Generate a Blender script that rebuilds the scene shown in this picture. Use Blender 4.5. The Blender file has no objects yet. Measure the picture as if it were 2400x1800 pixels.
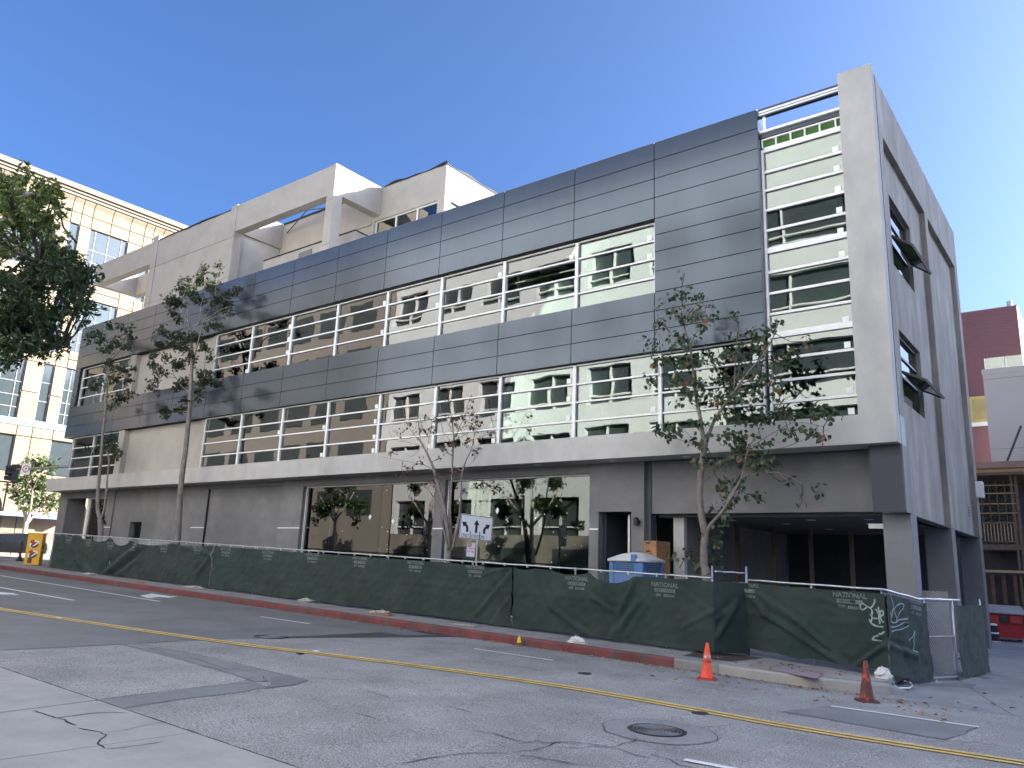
import bpy, math, random
from mathutils import Vector, Matrix, noise
random.seed(7)
D = bpy.data
SC = bpy.context.scene
COL = SC.collection
R_ = math.radians

# ------------------------------------------------------------------ camera
CZ = 2.05
F_PX, YAW, PITCH, ROLL = 1836.1, 0.664515, 0.228376, 0.0401958
_fw = Vector((-math.sin(YAW) * math.cos(PITCH), math.cos(YAW) * math.cos(PITCH), math.sin(PITCH)))
_rt = Vector((math.cos(YAW), math.sin(YAW), 0))
_up = _rt.cross(_fw)
_c, _s = math.cos(ROLL), math.sin(ROLL)
AX_R = _c * _rt + _s * _up
AX_U = -_s * _rt + _c * _up
AX_B = -_fw
cam_d = D.cameras.new('camera'); cam = D.objects.new('camera', cam_d); COL.objects.link(cam)
cam_d.sensor_width = 36.0
cam_d.lens = F_PX / 2400 * 36.0
cam_d.clip_end = 3000
cam.matrix_world = Matrix(((AX_R.x, AX_U.x, AX_B.x, 0), (AX_R.y, AX_U.y, AX_B.y, 0), (AX_R.z, AX_U.z, AX_B.z, CZ), (0, 0, 0, 1)))
SC.camera = cam

# ------------------------------------------------------------------ sky, sun, exposure
SUN = Vector((0.70, 0.62, 0.36)).normalized()
SUN_EL = math.asin(SUN.z); SUN_AZ = math.atan2(SUN.x, SUN.y)
W = D.worlds.new('World'); SC.world = W; W.use_nodes = True
nt = W.node_tree; nt.nodes.clear()
sky = nt.nodes.new('ShaderNodeTexSky'); sky.sky_type = 'NISHITA'; sky.sun_disc = False
sky.sun_elevation = SUN_EL; sky.sun_rotation = SUN_AZ
sky.air_density = 0.7; sky.dust_density = 5.0; sky.ozone_density = 8.0; sky.altitude = 20
bg = nt.nodes.new('ShaderNodeBackground'); bg.inputs['Strength'].default_value = 0.055
wo = nt.nodes.new('ShaderNodeOutputWorld')
nt.links.new(sky.outputs[0], bg.inputs[0]); nt.links.new(bg.outputs[0], wo.inputs[0])
sun_d = D.lights.new('sun', 'SUN'); sun = D.objects.new('sun', sun_d); COL.objects.link(sun)
sun_d.energy = 4.0; sun_d.angle = R_(0.53); sun_d.color = (1.0, 0.92, 0.81)
sun.rotation_mode = 'QUATERNION'; sun.rotation_quaternion = SUN.to_track_quat('Z', 'Y'); sun.location = (30, 60, 60)
SC.view_settings.view_transform = 'Standard'; SC.view_settings.look = 'None'
SC.view_settings.gamma = 1; SC.view_settings.use_curve_mapping = False
SC.view_settings.exposure = 2.85
SC.cycles.use_denoising = True
SC.cycles.max_bounces = 10; SC.cycles.transparent_max_bounces = 16
SC.cycles.sample_clamp_indirect = 6.0
SC.cycles.caustics_reflective = False; SC.cycles.caustics_refractive = False

# ------------------------------------------------------------------ pixel -> place helpers (photo pixels, 2400 x 1800)
def ray(u, v): return (AX_R * ((u - 1200) / F_PX) - AX_U * ((v - 900) / F_PX) - AX_B)
def PY(u, v, y): d = ray(u, v); return d * (y / d.y) + Vector((0, 0, CZ))
def PX(u, v, x): d = ray(u, v); return d * (x / d.x) + Vector((0, 0, CZ))
def PD(u, v, t): return ray(u, v) * t + Vector((0, 0, CZ))
GS = 0.0229; G0 = -0.198; XFLAT = -66.0
def G(x): return G0 - GS * min(6.0, max(x, XFLAT))
def PG(u, v, h=0.0):
    d = ray(u, v); t = (G0 + h - CZ) / (d.z + GS * d.x); p = d * t + Vector((0, 0, CZ))
    if p.x < XFLAT:
        t = (G(XFLAT) + h - CZ) / d.z; p = d * t + Vector((0, 0, CZ))
    return p
KERB = 0.20

# ------------------------------------------------------------------ materials
def mk(name, col, rough=.8, metal=0., var=.12, vs=1.5, sp=0., sps=60., bump=0., bs=40., stretch=(1, 1, 1), spec=.5, tint=None, tscale=.6, tcut=(.45, .7), warp=0., coat=0.):
    m = D.materials.new(name); m.use_nodes = True; n = m.node_tree.nodes; l = m.node_tree.links
    b = n['Principled BSDF']; b.inputs['Roughness'].default_value = rough; b.inputs['Metallic'].default_value = metal
    b.inputs['Specular IOR Level'].default_value = spec
    if coat: b.inputs['Coat Weight'].default_value = coat; b.inputs['Coat Roughness'].default_value = .15
    g = n.new('ShaderNodeNewGeometry'); mp = n.new('ShaderNodeMapping'); mp.inputs['Scale'].default_value = stretch
    l.new(g.outputs['Position'], mp.inputs[0])
    n1 = n.new('ShaderNodeTexNoise'); n1.inputs['Scale'].default_value = vs; n1.inputs['Detail'].default_value = 5; n1.inputs['Roughness'].default_value = .6
    l.new(mp.outputs[0], n1.inputs['Vector'])
    r1 = n.new('ShaderNodeMapRange'); r1.inputs[1].default_value = .3; r1.inputs[2].default_value = .7; r1.inputs[3].default_value = 1 - var; r1.inputs[4].default_value = 1 + var
    l.new(n1.outputs[0], r1.inputs[0]); fac = r1.outputs[0]
    if sp:
        n2 = n.new('ShaderNodeTexNoise'); n2.inputs['Scale'].default_value = sps; n2.inputs['Detail'].default_value = 2
        l.new(g.outputs['Position'], n2.inputs['Vector'])
        r2 = n.new('ShaderNodeMapRange'); r2.inputs[1].default_value = .3; r2.inputs[2].default_value = .7; r2.inputs[3].default_value = 1 - sp; r2.inputs[4].default_value = 1 + sp
        l.new(n2.outputs[0], r2.inputs[0])
        mu = n.new('ShaderNodeMath'); mu.operation = 'MULTIPLY'; l.new(fac, mu.inputs[0]); l.new(r2.outputs[0], mu.inputs[1]); fac = mu.outputs[0]
    base = None
    if tint:
        n3 = n.new('ShaderNodeTexNoise'); n3.inputs['Scale'].default_value = tscale; n3.inputs['Detail'].default_value = 6; n3.inputs['Roughness'].default_value = .65
        mp3 = n.new('ShaderNodeMapping'); mp3.inputs['Scale'].default_value = stretch; mp3.inputs['Location'].default_value = (13.1, 4.7, 9.3)
        l.new(g.outputs['Position'], mp3.inputs[0]); l.new(mp3.outputs[0], n3.inputs['Vector'])
        r3 = n.new('ShaderNodeMapRange'); r3.inputs[1].default_value = tcut[0]; r3.inputs[2].default_value = tcut[1]; l.new(n3.outputs[0], r3.inputs[0])
        mx = n.new('ShaderNodeMix'); mx.data_type = 'RGBA'; mx.inputs[6].default_value = (*col, 1); mx.inputs[7].default_value = (*tint, 1)
        l.new(r3.outputs[0], mx.inputs[0]); base = mx.outputs[2]
    sc = n.new('ShaderNodeVectorMath'); sc.operation = 'SCALE'
    if base is None: sc.inputs[0].default_value = col
    else: l.new(base, sc.inputs[0])
    l.new(fac, sc.inputs['Scale']); l.new(sc.outputs[0], b.inputs['Base Color'])
    if bump or warp:
        bp = n.new('ShaderNodeBump'); bp.inputs['Strength'].default_value = bump or .3
        nb = n.new('ShaderNodeTexNoise'); nb.inputs['Scale'].default_value = bs; nb.inputs['Detail'].default_value = 3
        l.new(mp.outputs[0], nb.inputs['Vector']); l.new(nb.outputs[0], bp.inputs['Height']); bp.inputs['Distance'].default_value = .02 if not warp else warp
        l.new(bp.outputs[0], b.inputs['Normal'])
    return m

def glass(name, tint=(.50, .62, .55), refl=.055, ior=1.55, warp=.0025, ws=.9, rough=0.0):
    m = D.materials.new(name); m.use_nodes = True; n = m.node_tree.nodes; l = m.node_tree.links; n.clear()
    o = n.new('ShaderNodeOutputMaterial'); t = n.new('ShaderNodeBsdfTransparent'); t.inputs[0].default_value = (*tint, 1)
    gl = n.new('ShaderNodeBsdfGlossy'); gl.inputs['Roughness'].default_value = rough; gl.inputs[0].default_value = (.96, .965, .96, 1)
    fr = n.new('ShaderNodeFresnel'); fr.inputs['IOR'].default_value = ior
    ad = n.new('ShaderNodeMath'); ad.operation = 'ADD'; ad.use_clamp = True; ad.inputs[1].default_value = refl; l.new(fr.outputs[0], ad.inputs[0])
    mx = n.new('ShaderNodeMixShader'); l.new(ad.outputs[0], mx.inputs[0]); l.new(t.outputs[0], mx.inputs[1]); l.new(gl.outputs[0], mx.inputs[2])
    g = n.new('ShaderNodeNewGeometry'); nb = n.new('ShaderNodeTexNoise'); nb.inputs['Scale'].default_value = ws; nb.inputs['Detail'].default_value = 1
    l.new(g.outputs['Position'], nb.inputs['Vector']); bp = n.new('ShaderNodeBump'); bp.inputs['Distance'].default_value = warp; bp.inputs['Strength'].default_value = 1
    l.new(nb.outputs[0], bp.inputs['Height']); l.new(bp.outputs[0], gl.inputs['Normal'])
    l.new(mx.outputs[0], o.inputs[0]); return m

def leafmat(name, trans=.35, rough=.5):
    m = D.materials.new(name); m.use_nodes = True; n = m.node_tree.nodes; l = m.node_tree.links
    b = n['Principled BSDF']; b.inputs['Roughness'].default_value = rough
    at = n.new('ShaderNodeAttribute'); at.attribute_name = 'leaf_colour'
    l.new(at.outputs['Color'], b.inputs['Base Color'])
    tr = n.new('ShaderNodeBsdfTranslucent'); l.new(at.outputs['Color'], tr.inputs[0])
    mx = n.new('ShaderNodeMixShader'); mx.inputs[0].default_value = trans
    l.new(b.outputs[0], mx.inputs[1]); l.new(tr.outputs[0], mx.inputs[2]); l.new(mx.outputs[0], n['Material Output'].inputs[0]); return m

M = {}
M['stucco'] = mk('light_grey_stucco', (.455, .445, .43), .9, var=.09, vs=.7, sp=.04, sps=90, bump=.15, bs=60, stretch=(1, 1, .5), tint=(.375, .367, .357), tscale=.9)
M['stucco_beige'] = mk('pale_beige_stucco', (.40, .37, .33), .9, var=.07, vs=.8, sp=.04, sps=90, bump=.15, bs=60, tint=(.36, .33, .295), tscale=.7)
M['stucco_side'] = mk('reflection_streaked_stucco', (.245, .222, .195), .85, var=.18, vs=.9, sp=.04, sps=90, bump=.15, bs=60, stretch=(1, 1, .35), tint=(.355, .325, .29), tscale=1.5, tcut=(.46, .70))  # mottling stretched upright; pale streaks stand for light reflected off windows
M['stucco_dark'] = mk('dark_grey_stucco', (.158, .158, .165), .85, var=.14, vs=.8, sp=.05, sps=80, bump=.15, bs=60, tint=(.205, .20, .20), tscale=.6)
M['reveal'] = mk('dark_reveal', (.05, .055, .07), .7)
M['panel'] = mk('grey_metal_panel', (.066, .084, .106), .17, metal=.4, var=.10, vs=.5, spec=.42, stretch=(1, 1, .3), warp=.004, bump=.2, bs=.5)
M['backing'] = mk('black_backing', (.012, .013, .017), .8)
M['alu'] = mk('pale_aluminium', (.80, .80, .79), .45, metal=0., var=.03)
M['alu_dark'] = mk('dark_frame_metal', (.06, .07, .085), .45, metal=.4)
M['galv'] = mk('galvanised_steel', (.50, .51, .52), .38, metal=.75, var=.12, vs=6)
M['glass'] = glass('window_glass')
M['glass_shop'] = glass('shopfront_glass', tint=(.40, .46, .41), refl=.015, ior=1.52, warp=.0018, ws=.5)
M['glass_far'] = glass('far_window_glass', tint=(.12, .15, .165), refl=.10, ior=1.5, warp=.001)
M['glass_blue'] = mk('blue_grey_glazing', (.036, .048, .054), .08, spec=.8, var=.1)
M['interior'] = mk('interior_plaster', (.42, .45, .41), .9, var=.08)
M['interior_floor'] = mk('interior_concrete', (.20, .20, .19), .8)
M['ceiling'] = mk('interior_ceiling', (.32, .34, .31), .9)
M['green_net'] = mk('green_netting', (.05, .13, .03), .9, var=.3, vs=3)
M['stucco_pillar'] = mk('pillar_stucco', (.345, .34, .335), .9, var=.08, vs=.8, sp=.04, sps=90, bump=.15, bs=60, stretch=(1, 1, .4), tint=(.30, .295, .295), tscale=.9)
M['stucco_column'] = mk('column_stucco', (.205, .205, .215), .85, var=.1, vs=.9, sp=.05, sps=80, bump=.15, bs=60)
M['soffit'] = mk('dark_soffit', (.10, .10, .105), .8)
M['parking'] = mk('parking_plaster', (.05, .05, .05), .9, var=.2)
M['black'] = mk('black_plastic', (.015, .015, .017), .5)
M['rubber'] = mk('black_rubber', (.02, .02, .02), .8)
M['white'] = mk('white_paint', (.75, .75, .74), .5, var=.05)
M['sticker'] = mk('white_sticker', (.78, .82, .80), .5)
M['asphalt'] = mk('asphalt', (.256, .246, .236), .92, var=.2, vs=.7, sp=.62, sps=50, bump=.35, bs=110, spec=.3, tint=(.21, .206, .20), tscale=.22, tcut=(.5, .66))
M['asphalt_far'] = mk('smooth_asphalt', (.165, .163, .158), .9, var=.14, vs=.6, sp=.3, sps=85, bump=.15, bs=110, spec=.3, tint=(.125, .125, .127), tscale=.35)
M['asphalt_patch'] = mk('dark_asphalt_patch', (.145, .145, .148), .9, var=.15, vs=1.2, sp=.25, sps=90, bump=.2, bs=110, spec=.3)
M['asphalt_patch2'] = mk('worn_asphalt_patch', (.18, .18, .184), .92, var=.15, vs=1.2, sp=.3, sps=90, bump=.25, bs=110, spec=.3)
M['asphalt_ring'] = mk('asphalt_collar', (.215, .21, .205), .92, var=.15, vs=1.2, sp=.3, sps=60, bump=.25, bs=110, spec=.3)
M['crack'] = mk('crack_filler', (.018, .018, .02), .9)
M['concrete'] = mk('pale_concrete', (.315, .30, .28), .9, var=.09, vs=1.6, sp=.10, sps=120, bump=.15, bs=90, tint=(.265, .255, .24), tscale=1.2)
M['concrete_walk'] = mk('pavement_concrete', (.25, .24, .225), .9, var=.12, vs=1.8, sp=.1, sps=110, bump=.2, bs=80, tint=(.19, .185, .175), tscale=1.1)
M['concrete_alley'] = mk('alley_concrete', (.235, .235, .235), .9, var=.12, vs=.8, sp=.12, sps=100, bump=.15, bs=80, tint=(.17, .17, .175), tscale=.7)
M['kerb_red'] = mk('worn_red_kerb_paint', (.155, .031, .034), .75, var=.3, vs=2.4, sp=.1, sps=60, bump=.2, bs=50, tint=(.085, .055, .052), tscale=2.6, tcut=(.44, .62))
M['kerb_grey'] = mk('grey_kerb_concrete', (.21, .205, .20), .9, var=.15, vs=2, sp=.1, sps=80, bump=.2, bs=60)
M['yellow'] = mk('worn_yellow_paint', (.60, .40, .12), .8, var=.15, vs=3, sp=.25, sps=70, tint=(.42, .29, .12), tscale=6, tcut=(.5, .7))
M['white_line'] = mk('worn_white_road_paint', (.62, .62, .60), .8, var=.1, vs=3, sp=.12, sps=70)
M['iron'] = mk('cast_iron', (.045, .045, .048), .55, metal=.6, var=.2, vs=9)
M['iron_worn'] = mk('worn_iron_rib', (.20, .20, .195), .5, metal=.6, var=.2, vs=9)
M['bark'] = mk('grey_bark', (.19, .165, .145), .9, var=.3, vs=6, bump=.5, bs=25, stretch=(1, 1, .6))
M['bark_dark'] = mk('dark_twig_bark', (.06, .045, .038), .9, var=.25, vs=8)
M['bark_pale'] = mk('pale_bark', (.42, .37, .31), .9, var=.4, vs=5, bump=.5, bs=20)
M['leaf'] = leafmat('leaf_surface', .3)
M['leaf_deep'] = leafmat('dense_leaf_surface', .42, .45)
M['fabric'] = mk('green_fence_mesh', (.013, .030, .0265), .85, var=.22, vs=1.3, sp=.12, sps=140, tint=(.028, .044, .037), tscale=.9, tcut=(.42, .7), bump=.25, bs=140)
M['print'] = mk('faded_white_print', (.125, .15, .145), .9, var=.25, vs=5)
M['graffiti'] = mk('pale_spray_paint', (.27, .33, .325), .8, var=.15, vs=5)
M['cone'] = mk('orange_cone_plastic', (.85, .085, .03), .5, var=.08, vs=8, tint=(.55, .06, .03), tscale=9, tcut=(.56, .7))
M['cone_dirty'] = mk('dirty_cone_plastic', (.10, .030, .022), .6, var=.25, vs=7, tint=(.42, .060, .028), tscale=6.5, tcut=(.52, .6))
M['cone_base'] = mk('faded_red_cone_base', (.42, .05, .05), .6, var=.15, vs=6)
M['cone_base_dirty'] = mk('brown_cone_base', (.10, .05, .045), .7, var=.25, vs=6)
M['blue_plastic'] = mk('blue_plastic', (.055, .16, .38), .45, var=.07, vs=3)
M['blue_dark'] = mk('dark_blue_louvre', (.02, .055, .13), .5)
M['white_plastic'] = mk('milky_white_plastic', (.60, .61, .60), .4, var=.07, vs=4, tint=(.45, .40, .35), tscale=5, tcut=(.6, .75))
M['osb'] = mk('particle_board', (.36, .19, .09), .85, var=.25, vs=14, sp=.3, sps=45, tint=(.22, .11, .05), tscale=12)
M['ink'] = mk('black_ink', (.02, .018, .015), .7)
M['wood'] = mk('brown_timber', (.13, .09, .065), .8, var=.25, vs=5)
M['stud'] = mk('timber_stud', (.13, .085, .06), .85, var=.2, vs=5)
M['sign'] = mk('white_sign_sheet', (.85, .85, .85), .4, var=.03)
M['sign_black'] = mk('black_sign_vinyl', (.012, .012, .014), .5)
M['sign_red'] = mk('red_sign_vinyl', (.50, .02, .025), .5)
M['beige'] = mk('beige_stone_panel', (.172, .146, .110), .85, var=.06, vs=.6, sp=.03, tint=(.16, .13, .09), tscale=.8)
M['beige_light'] = mk('pale_stone_cornice', (.18, .155, .122), .85, var=.05, vs=.6)
M['beige_joint'] = mk('stone_joint', (.20, .15, .12), .9)
M['blue_trim'] = mk('blue_trim', (.16, .30, .50), .5)
M['white_wall'] = mk('white_render', (.74, .76, .77), .9, var=.05, vs=.5, sp=.03)
M['brown_wall'] = mk('tan_brown_render', (.265, .24, .215), .9, var=.06, vs=.5)
M['red_wall'] = mk('red_corrugated_wall', (.19, .092, .108), .8, var=.05, vs=.5)
M['pink_wall'] = mk('pink_side_wall', (.52, .27, .22), .85, var=.05, vs=.5)  # side face paler and pinker than the red front
M['grey_white_wall'] = mk('pale_grey_render', (.50, .47, .43), .9, var=.05, vs=.5)
M['siding'] = mk('tan_siding', (.42, .29, .17), .8, var=.1, vs=3)
M['brown_trim'] = mk('brown_fascia', (.27, .18, .15), .7)
M['dark_room'] = mk('dark_glass_opening', (.062, .076, .08), .25, spec=.6)
M['red_bin'] = mk('red_bin_steel', (.40, .022, .025), .5, var=.15, vs=4)
M['car'] = mk('black_car_paint', (.02, .023, .03), .25, coat=.8, var=.05)
M['car_glass'] = mk('car_glass', (.09, .11, .13), .05, spec=.9)
M['chrome'] = mk('wheel_alloy', (.55, .55, .56), .3, metal=.9)
M['cab_yellow'] = mk('yellow_vinyl_wrap', (.75, .40, .02), .4, var=.05)
M['cab_red'] = mk('red_vinyl', (.45, .035, .02), .45)
M['cab_brown'] = mk('brown_vinyl', (.10, .035, .03), .45)
M['litter'] = mk('crumpled_paper', (.60, .58, .55), .9, var=.1, vs=12)
M['litter_blue'] = mk('blue_wrapper', (.25, .45, .75), .6)
M['litter_yellow'] = mk('yellow_wrapper', (.75, .55, .04), .6)
M['sandbag'] = mk('sandbag_cloth', (.36, .33, .29), .95, var=.2, vs=9, bump=.3, bs=60)
M['board'] = mk('orange_board', (.42, .16, .08), .85, var=.2, vs=7)
M['plywood_grey'] = mk('weathered_plywood', (.27, .265, .255), .9, var=.15, vs=3, sp=.25, sps=60)
M['soil'] = mk('dark_soil', (.045, .035, .03), .95, var=.3, vs=9, bump=.5, bs=30)
M['signal_yellow'] = mk('dull_signal_grey', (.22, .25, .24), .6)

# ------------------------------------------------------------------ mesh helpers
WL = {}
def wl(p): return WL.get(p.name, Vector((0, 0, 0))) if p else Vector((0, 0, 0))
class MB:
    def __init__(s): s.v = []; s.f = []
    def box(s, x0, x1, y0, y1, z0, z1):
        b = len(s.v); s.v += [(x0, y0, z0), (x1, y0, z0), (x1, y1, z0), (x0, y1, z0), (x0, y0, z1), (x1, y0, z1), (x1, y1, z1), (x0, y1, z1)]
        s.f += [tuple(b + i for i in q) for q in ((3, 2, 1, 0), (4, 5, 6, 7), (0, 1, 5, 4), (1, 2, 6, 5), (2, 3, 7, 6), (3, 0, 4, 7))]; return s
    def poly(s, pts): b = len(s.v); s.v += [tuple(p) for p in pts]; s.f.append(tuple(range(b, b + len(pts)))); return s
    def prism(s, pts, ext):
        n = len(pts); b = len(s.v); e = Vector(ext)
        s.v += [tuple(p) for p in pts] + [tuple(Vector(p) + e) for p in pts]
        s.f.append(tuple(range(b + n - 1, b - 1, -1))); s.f.append(tuple(range(b + n, b + 2 * n)))
        for i in range(n): j = (i + 1) % n; s.f.append((b + i, b + j, b + n + j, b + n + i))
        return s
    def tube(s, pts, rad, n=8, cap=True):
        pts = [Vector(p) for p in pts]; b = len(s.v); m = len(pts)
        if not hasattr(rad, '__len__'): rad = [rad] * m
        ref = None
        for i, p in enumerate(pts):
            t = (pts[min(i + 1, m - 1)] - pts[max(i - 1, 0)])
            if t.length < 1e-9: t = Vector((0, 0, 1))
            t.normalize()
            if ref is None: ref = Vector((1, 0, 0)) if abs(t.x) < .8 else Vector((0, 1, 0))
            a = t.cross(ref); a.normalize(); c = t.cross(a); ref = -(t.cross(a).cross(t)) if False else ref
            for k in range(n):
                an = 2 * math.pi * k / n; s.v.append(tuple(p + (a * math.cos(an) + c * math.sin(an)) * rad[i]))
        for i in range(m - 1):
            for k in range(n):
                k2 = (k + 1) % n; s.f.append((b + i * n + k, b + i * n + k2, b + (i + 1) * n + k2, b + (i + 1) * n + k))
        if cap:
            s.f.append(tuple(b + k for k in range(n - 1, -1, -1))); s.f.append(tuple(b + (m - 1) * n + k for k in range(n)))
        return s
    def lathe(s, prof, n=16, c=(0, 0, 0)):
        b = len(s.v)
        for r, z in prof:
            for k in range(n): an = 2 * math.pi * k / n; s.v.append((c[0] + r * math.cos(an), c[1] + r * math.sin(an), c[2] + z))
        for i in range(len(prof) - 1):
            for k in range(n): k2 = (k + 1) % n; s.f.append((b + i * n + k, b + i * n + k2, b + (i + 1) * n + k2, b + (i + 1) * n + k))
        s.f.append(tuple(b + (len(prof) - 1) * n + k for k in range(n))); s.f.append(tuple(b + k for k in range(n - 1, -1, -1)))
        return s
    def build(s, name, mat, parent=None, smooth=False, local=False):
        me = D.meshes.new(name); me.from_pydata(s.v, [], s.f); me.validate(); me.materials.append(mat)
        if smooth: me.polygons.foreach_set('use_smooth', [True] * len(me.polygons))
        return link(name, me, parent, None if not local else Vector((0, 0, 0)), local)
def link(name, me, parent=None, loc=None, local=False):
    o = D.objects.new(name, me); COL.objects.link(o)
    if parent: o.parent = parent
    w = Vector(loc) if loc is not None else Vector((0, 0, 0))
    o.location = w if local else w - wl(parent)
    if not local: WL[o.name] = w
    return o
_bc = {}
_pr = random.Random(99)
def bx(name, x0, x1, y0, y1, z0, z1, mat, parent=None):
    k = (round(x1 - x0, 3), round(y1 - y0, 3), round(z1 - z0, 3), mat.name)
    if k not in _bc:
        m = MB().box(-k[0] / 2, k[0] / 2, -k[1] / 2, k[1] / 2, -k[2] / 2, k[2] / 2)
        me = D.meshes.new(name); me.from_pydata(m.v, [], m.f); me.materials.append(mat); _bc[k] = me
    o = link(name, _bc[k], parent, ((x0 + x1) / 2, (y0 + y1) / 2, (z0 + z1) / 2))
    if name == 'pane' and mat.name.startswith('window'): o.rotation_euler = (_pr.uniform(-.0035, .0035), 0, _pr.uniform(-.0035, .0035))
    return o
def tag(o, label=None, cat=None, group=None, kind=None):
    if label: o['label'] = label
    if cat: o['category'] = cat
    if group: o['group'] = group
    if kind: o['kind'] = kind
    return o
def thing(name, label, cat, loc=(0, 0, 0), rz=0, group=None):
    o = D.objects.new(name, None); COL.objects.link(o); o.location = loc; o.rotation_euler = (0, 0, rz); o.empty_display_size = .3
    WL[o.name] = Vector(loc); return tag(o, label, cat, group)
def struct(o): o['kind'] = 'structure'; return o
def text_mesh(s, size, ext=0.0, align='CENTER', bold=.012):
    cu = D.curves.new('lettering', 'FONT'); cu.body = s; cu.size = size; cu.extrude = ext; cu.align_x = align; cu.align_y = 'CENTER'; cu.resolution_u = 3; cu.offset = bold * size
    o = D.objects.new('lettering', cu); COL.objects.link(o)
    dg = bpy.context.evaluated_depsgraph_get(); me = D.meshes.new_from_object(o.evaluated_get(dg))
    D.objects.remove(o); D.curves.remove(cu); return me
def N(x, y=0., z=0.): return noise.noise(Vector((x, y, z)))
# ================================================================== GROUND
def sheet_poly(name, pts, mat, parent, h):
    """flat sheet on the sloping road, h above it; pts = (x, y)"""
    return MB().poly([(x, y, G(x) + h) for x, y in pts]).build(name, mat, parent)
def xy(*px): return [(p.x, p.y) for p in (PG(u, v) for u, v in px)]
road = MB()
xs = [-700, -200, XFLAT, -30, -10, 6, 200, 700]; ys = [-600, -100, -20, 5, 20, 60, 200, 900]
for y in ys:
    for x in xs: road.v.append((x, y, G(x)))
nx = len(xs)
for j in range(len(ys) - 1):
    for i in range(nx - 1): a = j * nx + i; road.f.append((a, a + 1, a + nx + 1, a + nx))
road = struct(road.build('road', M['asphalt']))
sheet_poly('smooth_asphalt', [(-170, 60), (-170, 3)] + [(-60, 5.4), (-30, 5.4)] + xy((-150, 1536), (0, 1525), (320, 1509), (560, 1497), (860, 1488), (1010, 1477), (1150, 1497)) + [(-14.5, 16.85), (-46, 16.85), (-52, 18.5), (-56, 24), (-56, 60)], M['asphalt_far'], road, .004)
sheet_poly('asphalt_patch', xy((287, 1512), (325, 1509), (600, 1565), (690, 1587), (705, 1594), (640, 1599), (590, 1597), (540, 1579), (400, 1540)), M['asphalt_patch2'], road, .007)
sheet_poly('asphalt_patch', xy((228, 1640), (420, 1618), (592, 1596), (625, 1610), (560, 1624), (420, 1640), (285, 1661)), M['asphalt_patch2'], road, .0065)
sheet_poly('pothole_patch', xy((632, 1589), (660, 1584), (700, 1590), (724, 1595), (692, 1606), (650, 1611), (617, 1616), (634, 1605), (640, 1598)), M['asphalt_patch'], road, .011)
sheet_poly('asphalt_patch', xy((845, 1474), (900, 1474), (960, 1480), (1022, 1489), (940, 1489), (890, 1482)), M['asphalt_patch'], road, .008)
sheet_poly('asphalt_patch', xy((1827, 1668), (1952, 1653), (2290, 1705), (2212, 1735)), M['asphalt_patch2'], road, .004)
sheet_poly('asphalt_patch', xy((2140, 1606), (2200, 1608), (2280, 1612), (2290, 1605), (2240, 1600)), M['asphalt_patch2'], road, .012)

def ribbon(name, pts, w, mat, parent, h, jit=0., step=.25, wj=0.):
    """ribbon lying on the road; pts = list of (x, y)"""
    P = [Vector((x, y)) for x, y in pts]; Q = []
    for a, b in zip(P, P[1:]):
        n = max(1, int((b - a).length / step))
        for i in range(n): Q.append(a.lerp(b, i / n))
    Q.append(P[-1]); m = MB(); L = []
    for i, q in enumerate(Q):
        t = (Q[min(i + 1, len(Q) - 1)] - Q[max(i - 1, 0)]).normalized(); nn = Vector((-t.y, t.x))
        if jit: q = q + nn * jit * (N(q.x * 3.1, q.y * 3.1, 3.3) + .5 * N(q.x * 9, q.y * 9, 1.3))
        ww = w * (1 + (wj * N(q.x * 5, q.y * 5, 7.7) if wj else 0)) / 2
        if wj and (i == 0 or i == len(Q) - 1): ww *= .15
        for sgn in (-1, 1): p = q + nn * sgn * ww; m.v.append((p.x, p.y, G(p.x) + h))
    for i in range(len(Q) - 1): m.f.append((2 * i + 1, 2 * i, 2 * i + 2, 2 * i + 3))
    return m.build(name, mat, parent)
YL = xy((-120, 1404), (0, 1428), (150, 1451), (300, 1473.5), (450, 1495), (600, 1515.5), (750, 1533), (900, 1551.5), (1050, 1571), (1200, 1592), (1350, 1614.5), (1500, 1640.5), (1650, 1667.5), (1800, 1695.5), (1950, 1720.5), (2100, 1744.5), (2250, 1767), (2400, 1790), (2560, 1816))
def offs(P, d):
    out = []
    for i, p in enumerate(P):
        a = Vector(P[max(i - 1, 0)]); b = Vector(P[min(i + 1, len(P) - 1)]); t = (b - a).normalized(); out.append((p[0] - t.y * d, p[1] + t.x * d))
    return out
for d in (.10, -.10): ribbon('yellow_line', offs(YL, d), .12, M['yellow'], road, .013)
for a, b, w in (((0, 1349.4), (374, 1410.4), .13), ((-150, 1351), (171, 1407.7), .16), ((610.8, 1446), (726, 1463), .10), ((1111, 1521), (1296, 1549), .10), ((1948, 1656), (2295, 1705.5), .10), ((1604, 1782.5), (1790, 1817), .12)):
    ribbon('white_lane_line', xy(a, b), w, M['white_line'], road, .013)
sheet_poly('lane_arrow', xy((328, 1397), (355, 1392), (400, 1398), (418, 1398.5), (396, 1402), (372, 1400), (352, 1402), (374, 1404), (345, 1402.5)), M['white_line'], road, .014)
sheet_poly('lane_arrow', xy((-60, 1384), (0, 1388.5), (30, 1391), (45, 1395), (0, 1394), (-60, 1390)), M['white_line'], road, .014)
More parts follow.
